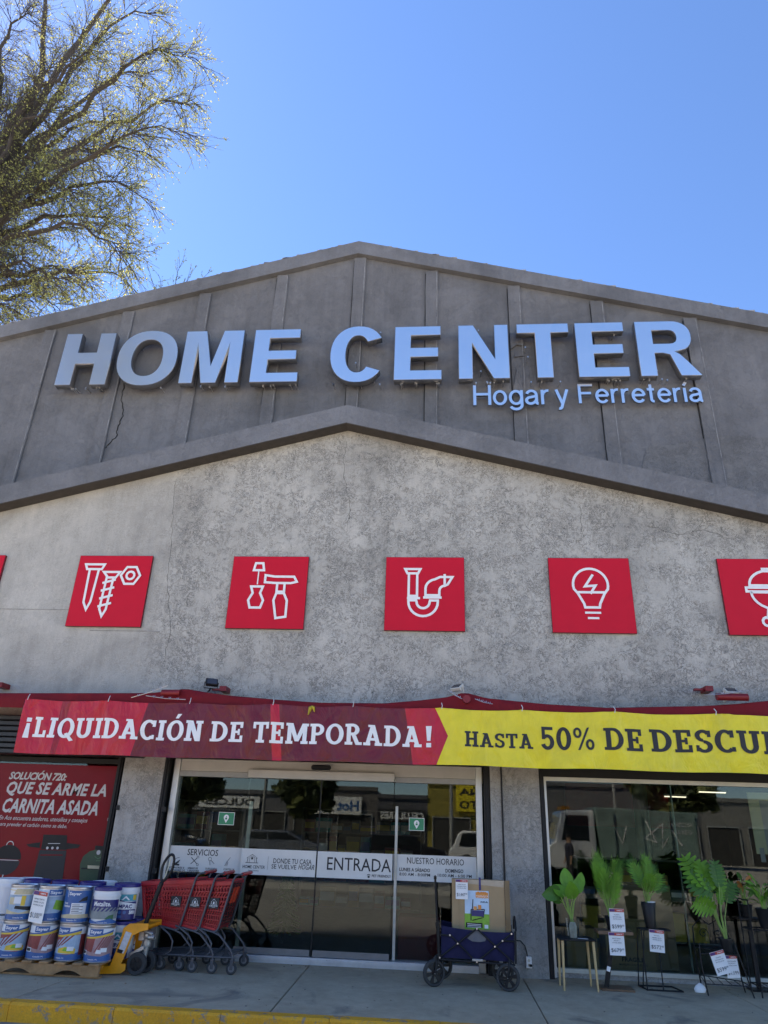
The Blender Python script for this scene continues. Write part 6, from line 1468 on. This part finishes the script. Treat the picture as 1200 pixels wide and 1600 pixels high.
b3_, d3_ = pick(pos2, ds2, 3); g3, pos3, ds3 = grow(b3_, d3_, RNG.uniform(.25, .6, len(b3_)), .45, .10, .0055, .003, 2)
cc_ = [np.concatenate([a[i] for a in (g1, g2, g3)]) for i in range(4)]
stuff(segs_mesh('twigs', *cc_, M_bark, tr))
lb, ld = pick(pos3, ds3, 4); keep = RNG.random(len(lb)) < np.clip((lb[:, 0]-1.5)/11, .18, .75); lb, ld = lb[keep], ld[keep]
lb = np.repeat(lb, 2, 0); ld = np.repeat(ld, 2, 0); n = len(lb); d = ld+RNG.normal(0, .7, (n,3)); d /= np.linalg.norm(d, axis=1, keepdims=True)
sv_ = np.cross(d, RNG.normal(0,1,(n,3))); sv_ /= np.linalg.norm(sv_, axis=1, keepdims=True); Ls = RNG.uniform(.05, .11, n)[:, None]; Ws = Ls*.24
V = np.stack([lb, lb+d*Ls*.5+sv_*Ws, lb+d*Ls, lb+d*Ls*.5-sv_*Ws], 1).reshape(-1,3)
stuff(npmesh('leaves', V, np.arange(n*4).reshape(-1,4), (M_bud, M_budd), tr))
tr2 = dup(tr, (-17.6, -11.5, 0), .2, 'unseen tree copy added left of the viewer to grey the sign letters'); tr2.scale = (.72,.72,.72)  # out-of-view copy of the tree, added so its reflection greys the sign letters
# feathery sprig growing over the roof
q = P(262, 470, 2.6); t = thing('roof_sapling', 'feathery little sapling poking above the left roof slope', 'plant', q)
SB = np.array([[0,0,-.6]]*9); SD = np.array([[random.uniform(-.9,.9), random.uniform(-.3,.3), 1.0] for _ in range(9)])
h1_, hp1, hd1 = grow(SB, SD, RNG.uniform(1.3,2.1,9), .12, .05, .010, .005, 5); hb, hd = pick(hp1, hd1, 12); h2_, hp2, hd2 = grow(hb, hd, RNG.uniform(.2,.45,len(hb)), .4, .05, .004, .002, 2)
stuff(segs_mesh('stems', *[np.concatenate([h1_[i], h2_[i]]) for i in range(4)], M_bark, t))
lb, ld = pick(hp2, hd2, 7); n = len(lb); d = ld+RNG.normal(0, .4, (n,3)); d /= np.linalg.norm(d, axis=1, keepdims=True); sv_ = np.cross(d, RNG.normal(0,1,(n,3))); sv_ /= np.linalg.norm(sv_, axis=1, keepdims=True); Ls = RNG.uniform(.05,.10,n)[:, None]
V = np.stack([lb, lb+d*Ls*.5+sv_*Ls*.12, lb+d*Ls, lb+d*Ls*.5-sv_*Ls*.12], 1).reshape(-1,3); stuff(npmesh('leaves', V, np.arange(n*4).reshape(-1,4), (M_budd, M_bud), t))

# ================================================================== STREET OPPOSITE (seen in the glass)
def shop(x0, x1, Y, h, col, label, sign=None):
    wd = x1-x0; t_ = thing('shop_building', label, 'building', ((x0+x1)/2, Y, -.15)); m_ = mat('facade_'+str(len(MATS)), col, .8, 0, .12, .8)
    mb = MB(); mb.box(-wd/2, wd/2, -10, 0, 0, h); mb.box(-wd/2, wd/2, -.15, .12, h, h+.3); mb.build('wall', m_, t_)
    n = max(2, int(wd/3)); 
    for k in range(n):
        x = -wd/2+(k+.5)*wd/n; mb = MB(); mb.box(x-wd/n*.40, x+wd/n*.40, .002, .05, 0, 2.6); mb.build('shopfront_opening', INT, t_)
        mb = MB(); mb.box(x-wd/n*.40, x-wd/n*.38, .05, .12, 0, 2.6); mb.box(x+wd/n*.38, x+wd/n*.40, .05, .12, 0, 2.6); mb.box(x-wd/n*.4, x+wd/n*.4, .05, .12, 2.6, 2.68); mb.build('shutter_frame', ALU, t_)
    if sign:
        txt_, c1_, c2_, sx, sz, sw, sh = sign; mb = MB(); mb.box(sx-sw/2, sx+sw/2, .12, .26, sz, sz+sh); sg = mb.build('sign_board', c1_, t_)
        for i, ln in enumerate(txt_):
            mb = MB(); hh = sh/len(txt_); put_text(mb, ln, lambda u, v: (u, .275, v), -min(sw*.9, hh*.75*len(ln)), hh*.6, sx, sz+sh-(i+.5)*hh, 0, bold=.03); mb.build('lettering', c2_, sg, recalc=False)
    return t_
WSG = mat('sign_white', (.75,.75,.72), .5); YSG = mat('sign_yellow', (.75,.58,.03), .5); BSG = mat('sign_blue', (.03,.12,.3), .5)
OY = -50
shop(-34,-22,OY,4.6,(.20,.195,.19),'low cream shop row across the street, far left')
shop(-22,-12,OY,3.9,(.13,.13,.14),'grey single storey shop across the street with DULCES sign',(['DULCES'],WSG,DGREY,0,2.8,5,.9))
shop(-12,-5,OY,4.4,(.12,.11,.105),'dark brick shop across the street with white script sign',(['Hot Club'],WSG,BSG,0,2.6,4.5,1.3))
shop(-5,-1.0,OY,3.9,(.09,.09,.10),'dark shop across the street with ARES lettering',(['CELULARES'],DGREY,WSG,0,2.2,3.8,.9))
shop(-1.0,6.5,OY,5.0,(.30,.24,.05),'yellow pawn shop across the street with EMPEÑA TU AUTO sign',(['EMPEÑA','TU AUTO'],YSG,DGREY,1.0,3.1,5.0,2.0))
shop(6.5,20,OY,5.2,(.13,.13,.135),'grey warehouse across the street behind the dump truck')
shop(20,38,OY,4.4,(.22,.215,.20),'pale warehouse across the street, far right')
TN = mat('car_tyre', (.02,.02,.02), .8)
def car(label, x, Y, paint, L=4.4, H=1.65, rz=0):
    t_ = thing('parked_car', label, 'car', (x, Y, -.16), rz, 'cars parked across the street'); k = L/4.4
    side_ = [(-2.2,.35),(-2.2,.85),(-2.0,1.0),(-1.75,H-.15),(-1.5,H),(.3,H),(.55,H-.1),(1.1,1.02),(2.0,.85),(2.2,.6),(2.2,.3),(1.75,.3),(1.6,.55),(1.35,.62),(1.1,.55),(.95,.3),(-.95,.3),(-1.1,.55),(-1.35,.62),(-1.6,.55),(-1.75,.3)]
    mb = MB(); mb.prism([(a*k, b_) for a, b_ in side_], -.85, .85); mb.build('body', paint, t_, bevel=.05)
    for y in (-.856, .856):
        for ws in ([(-1.72,1.02),(-1.55,H-.12),(-.75,H-.1),(-.75,1.02)], [(-.68,1.02),(-.68,H-.1),(.25,H-.1),(.9,1.04)]):
            mb = MB(); mb.prism([(a*k, b_) for a, b_ in ws], min(y, y*.985), max(y, y*.985)+.002); mb.build('window', mat('car_glass', (.02,.025,.03), .08), t_)
        for xw in (-1.35, 1.35):
            mb = MB(); mb.lathe([(.2,-.1),(.33,-.1),(.34,0),(.33,.1),(.2,.1)], 20, (xw*k, y*.9, .34), ax='y'); w__ = mb.build('wheel', TN, t_, True); mb = MB(); mb.lathe([(0,-.07),(.2,-.1),(.2,.1),(0,.07)], 12, (xw*k, y*.9, .34), ax='y'); mb.build('rim', ALU, w__)
    return t_
CW = mat('car_white', (.75,.75,.75), .25, 0, .02, 2, coat=1); CB_ = mat('car_black', (.02,.02,.025), .2, 0, .1, 2, coat=1); CG_ = mat('car_silver_blue', (.18,.2,.24), .25, .4, .1, 2, coat=1)
car('white sport utility car parked opposite the entrance', 2.75, -30, CW, 4.6, 1.75)
car('black hatchback parked left of the white one across the street', -1.7, -27, CB_, 4.2, 1.5)
car('blue grey saloon parked farthest left across the street', -8.2, -30, CG_, 4.5, 1.45)
car('dark saloon parked at the far left of the lot', -15, -31, CB_, 4.4, 1.45)
# dump truck with graffiti
TX, TYk = 7.2, -19.5
t = thing('dump_truck', 'white cab dump truck with graffiti on its grey green bed', 'truck', (TX, TYk, -.15))
mb = MB(); mb.prism([(-3.2,.6),(-3.3,1.3),(-3.0,1.5),(-2.7,2.55),(-1.5,2.6),(-1.5,.6)], -1.05, 1.05); cb = mb.build('cab', CW, t, bevel=.06)
mb = MB(); mb.prism([(-2.75,1.55),(-2.55,2.4),(-1.75,2.4),(-1.75,1.55)], 1.052, 1.06); mb.build('window', MATS['car_glass'], cb)
mb = MB(); mb.prism([(-1.35,1.0),(-1.5,2.7),(2.2,2.6),(2.0,1.0)], -1.15, 1.15); bd_ = mb.build('bed', mat('truck_bed_paint', (.16,.24,.22), .6, 0, .3, 2), t, bevel=.03)
mb = MB(); fnr = lambda u, v: (u, 1.165, v)
stroke(mb, [(.3,2.3),(.6,1.6),(.2,1.7),(.9,2.2),(.8,1.4),(1.2,2.0),(1.5,1.5)], .035, fnr); stroke(mb, [(-.9,2.2),(-.6,1.5),(-.4,2.1)], .03, fnr); put_text(mb, 'DIRECCION DE', fnr, -.8, .14, 1.6, 2.2); put_text(mb, 'OBRAS', fnr, -.6, .14, 1.6, 1.95); mb.build('graffiti', WHITE, bd_, recalc=False)
for x in (-.9, .1, 1.1, 2.0): mb = MB(); mb.box(x-.05, x+.05, 1.152, 1.22, 1.05, 2.55); mb.build('bed_rib', MATS['truck_bed_paint'], bd_)
mb = MB(); mb.box(-3.1, 2.0, -.5, .5, .55, .95); mb.build('chassis', BLACK, t)
for x in (-2.4, .6, 1.7):
    mb = MB(); mb.lathe([(.25,-1.0),(.48,-1.0),(.5,-.9),(.5,.9),(.48,1.0),(.25,1.0)], 22, (x,0,.5), ax='y'); mb.build('wheel', TN, t, True)
mb = MB(); mb.box(-2.6,-2.3,-.5,.5,2.6,2.72); mb.build('beacon', mat('beacon_amber', (.7,.25,.02), .3), t)
# passer-by beside the truck
def person(label, loc, rz, shirt, trousers):
    t_ = thing('person', label, 'person', loc, rz)
    J = {'pel':(0,0,.95,.15),'ch':(0,0,1.25,.16),'sh':(0,0,1.42,.13),'nk':(0,0,1.50,.06),'hd':(0,0,1.62,.10),'ht':(0,0,1.72,.085),
         'hl':(-.09,0,.90,.095),'kl':(-.11,.06,.5,.065),'al':(-.11,-.04,.09,.045),'tl':(-.11,.13,.04,.04),'hr':(.09,0,.90,.095),'kr':(.10,.0,.5,.065),'ar':(.10,-.16,.10,.045),'tr':(.10,-.0,.04,.04),
         'sl':(-.19,0,1.40,.07),'el':(-.25,-.02,1.13,.05),'wl':(-.25,.10,.90,.035),'fl':(-.25,.14,.82,.03),'sr':(.19,0,1.40,.07),'er':(.25,0,1.13,.05),'wr':(.25,.05,.88,.035),'fr':(.25,.08,.80,.03)}
    E_ = ['pel-ch','ch-sh','sh-nk','nk-hd','hd-ht','pel-hl','hl-kl','kl-al','al-tl','pel-hr','hr-kr','kr-ar','ar-tr','sh-sl','sl-el','el-wl','wl-fl','sh-sr','sr-er','er-wr','wr-fr']
    ks = list(J); me = bpy.data.meshes.new('body'); me.from_pydata([J[k][:3] for k in ks], [tuple(ks.index(q) for q in e.split('-')) for e in E_], [])
    ob = bpy.data.objects.new('body', me); C.objects.link(ob); md = ob.modifiers.new('s', 'SKIN')
    for k, sv in zip(ks, me.skin_vertices[0].data): sv.radius = (J[k][3],)*2; sv.use_root = (k == 'pel')
    ob.modifiers.new('u', 'SUBSURF').levels = 2; ob.modifiers['u'].render_levels = 2
    m2 = bpy.data.meshes.new_from_object(ob.evaluated_get(bpy.context.evaluated_depsgraph_get())); bpy.data.objects.remove(ob)
    for m_ in (trousers, shirt, mat('skin_tone', (.32,.18,.11), .6), BPLAST): m2.materials.append(m_)
    for p in m2.polygons:
        z, x = p.center.z, abs(p.center.x); p.material_index = 3 if z < .09 else (2 if z > 1.49 or (x > .19 and z < 1.08) else (1 if z > .96 else 0)); p.use_smooth = True
    o_ = bpy.data.objects.new('body', m2); C.objects.link(o_); o_.parent = t_
    mb = MB(); mb.lathe([(.105,1.66),(.108,1.70),(.08,1.76),(0,1.78)], 16); mb.box(-.06,.06,.05,.19,1.665,1.68); mb.build('cap', BPLAST, t_, True); return t_
q = P(888,1330,17); person('person in dark shirt and cap walking past the dump truck', (q.x, -16.8, -.15), 1.4, mat('navy_shirt', (.02,.022,.04), .8), mat('dark_trousers', (.03,.03,.035), .8))
# trees across the street
mat('dusty_leaf', (.04, .055, .022), .8, 0, .3, 4)
def round_tree(x, Y, h, label, r):
    t_ = thing('street_tree', label, 'tree', (x, Y, -.16), 0, 'trees across the street'); mb = MB(); mb.tube([(0,0,0),(.1,0,h*.4),(0,.1,h*.7)], [.2,.15,.08], 8); mb.build('trunk', M_bark, t_, True)
    n = 2600; v_ = RNG.normal(0, 1, (n,3)); v_ /= np.linalg.norm(v_, axis=1, keepdims=True); rad = r*RNG.uniform(.35, 1, n)**.5*(1+.25*np.sin(v_[:,0]*5)*np.cos(v_[:,2]*4)); c_ = v_*rad[:, None]*[1,1,.8]+[0,0,h*.72]
    a_ = RNG.normal(0,.2,(n,3)); b_ = RNG.normal(0,.2,(n,3)); V_ = np.stack([c_-a_, c_-b_, c_+a_, c_+b_], 1).reshape(-1,3); stuff(npmesh('crown', V_, np.arange(n*4).reshape(-1,4), (MATS['dusty_leaf'], M_budd), t_))
round_tree(-17, -40, 6.5, 'leafy tree across the street at the far left', 2.4); round_tree(-9.5, -44, 5.6, 'leafy tree across the street behind the parked saloon', 2.0); round_tree(16, -42, 7, 'leafy tree across the street to the right of the truck', 2.6)
for x in (-13.0, 0.8, 12.5):
    mb = MB(); mb.tube([(x,-45,-.16),(x,-45,8.5)], [.14,.10], 8); mb.box(x-1, x+1, -45.05, -44.95, 7.9, 8.0); tag(mb.build('utility_pole', mat('pole_concrete', (.3,.3,.29), .8)), {-13.0:'utility pole across the street at the left',.8:'utility pole across the street in the middle',12.5:'utility pole across the street at the right'}[x], 'pole', 'utility poles across the street')

# dry leaves, grit and scraps on the pavement and against the sill
mb = MB()
for k in range(420):
    x = random.uniform(-5.5, 5.5); y = random.choice([random.uniform(-.35, -.12), random.uniform(-2.5, -.2), random.uniform(-2.5, -.2)]); z = .004; r_ = random.uniform(.004, .014); a = random.uniform(0, PI)
    u_, v_ = Vector((math.cos(a)*r_, math.sin(a)*r_, 0)), Vector((-math.sin(a)*r_*.6, math.cos(a)*r_*.6, r_*.4)); c_ = Vector((x, y, z)); mb.add([c_-u_, c_-v_*.3, c_+u_, c_+v_], [(0,1,2,3)], k % 3)
stuff(tag(mb.build('leaf_litter', [mat('dry_leaf', (.20,.13,.06), .9), mat('grit', (.35,.33,.30), .9), mat('dark_grit', (.05,.045,.04), .9)], None, recalc=False), 'scattered dry leaves and grit on the pavement', 'litter'))
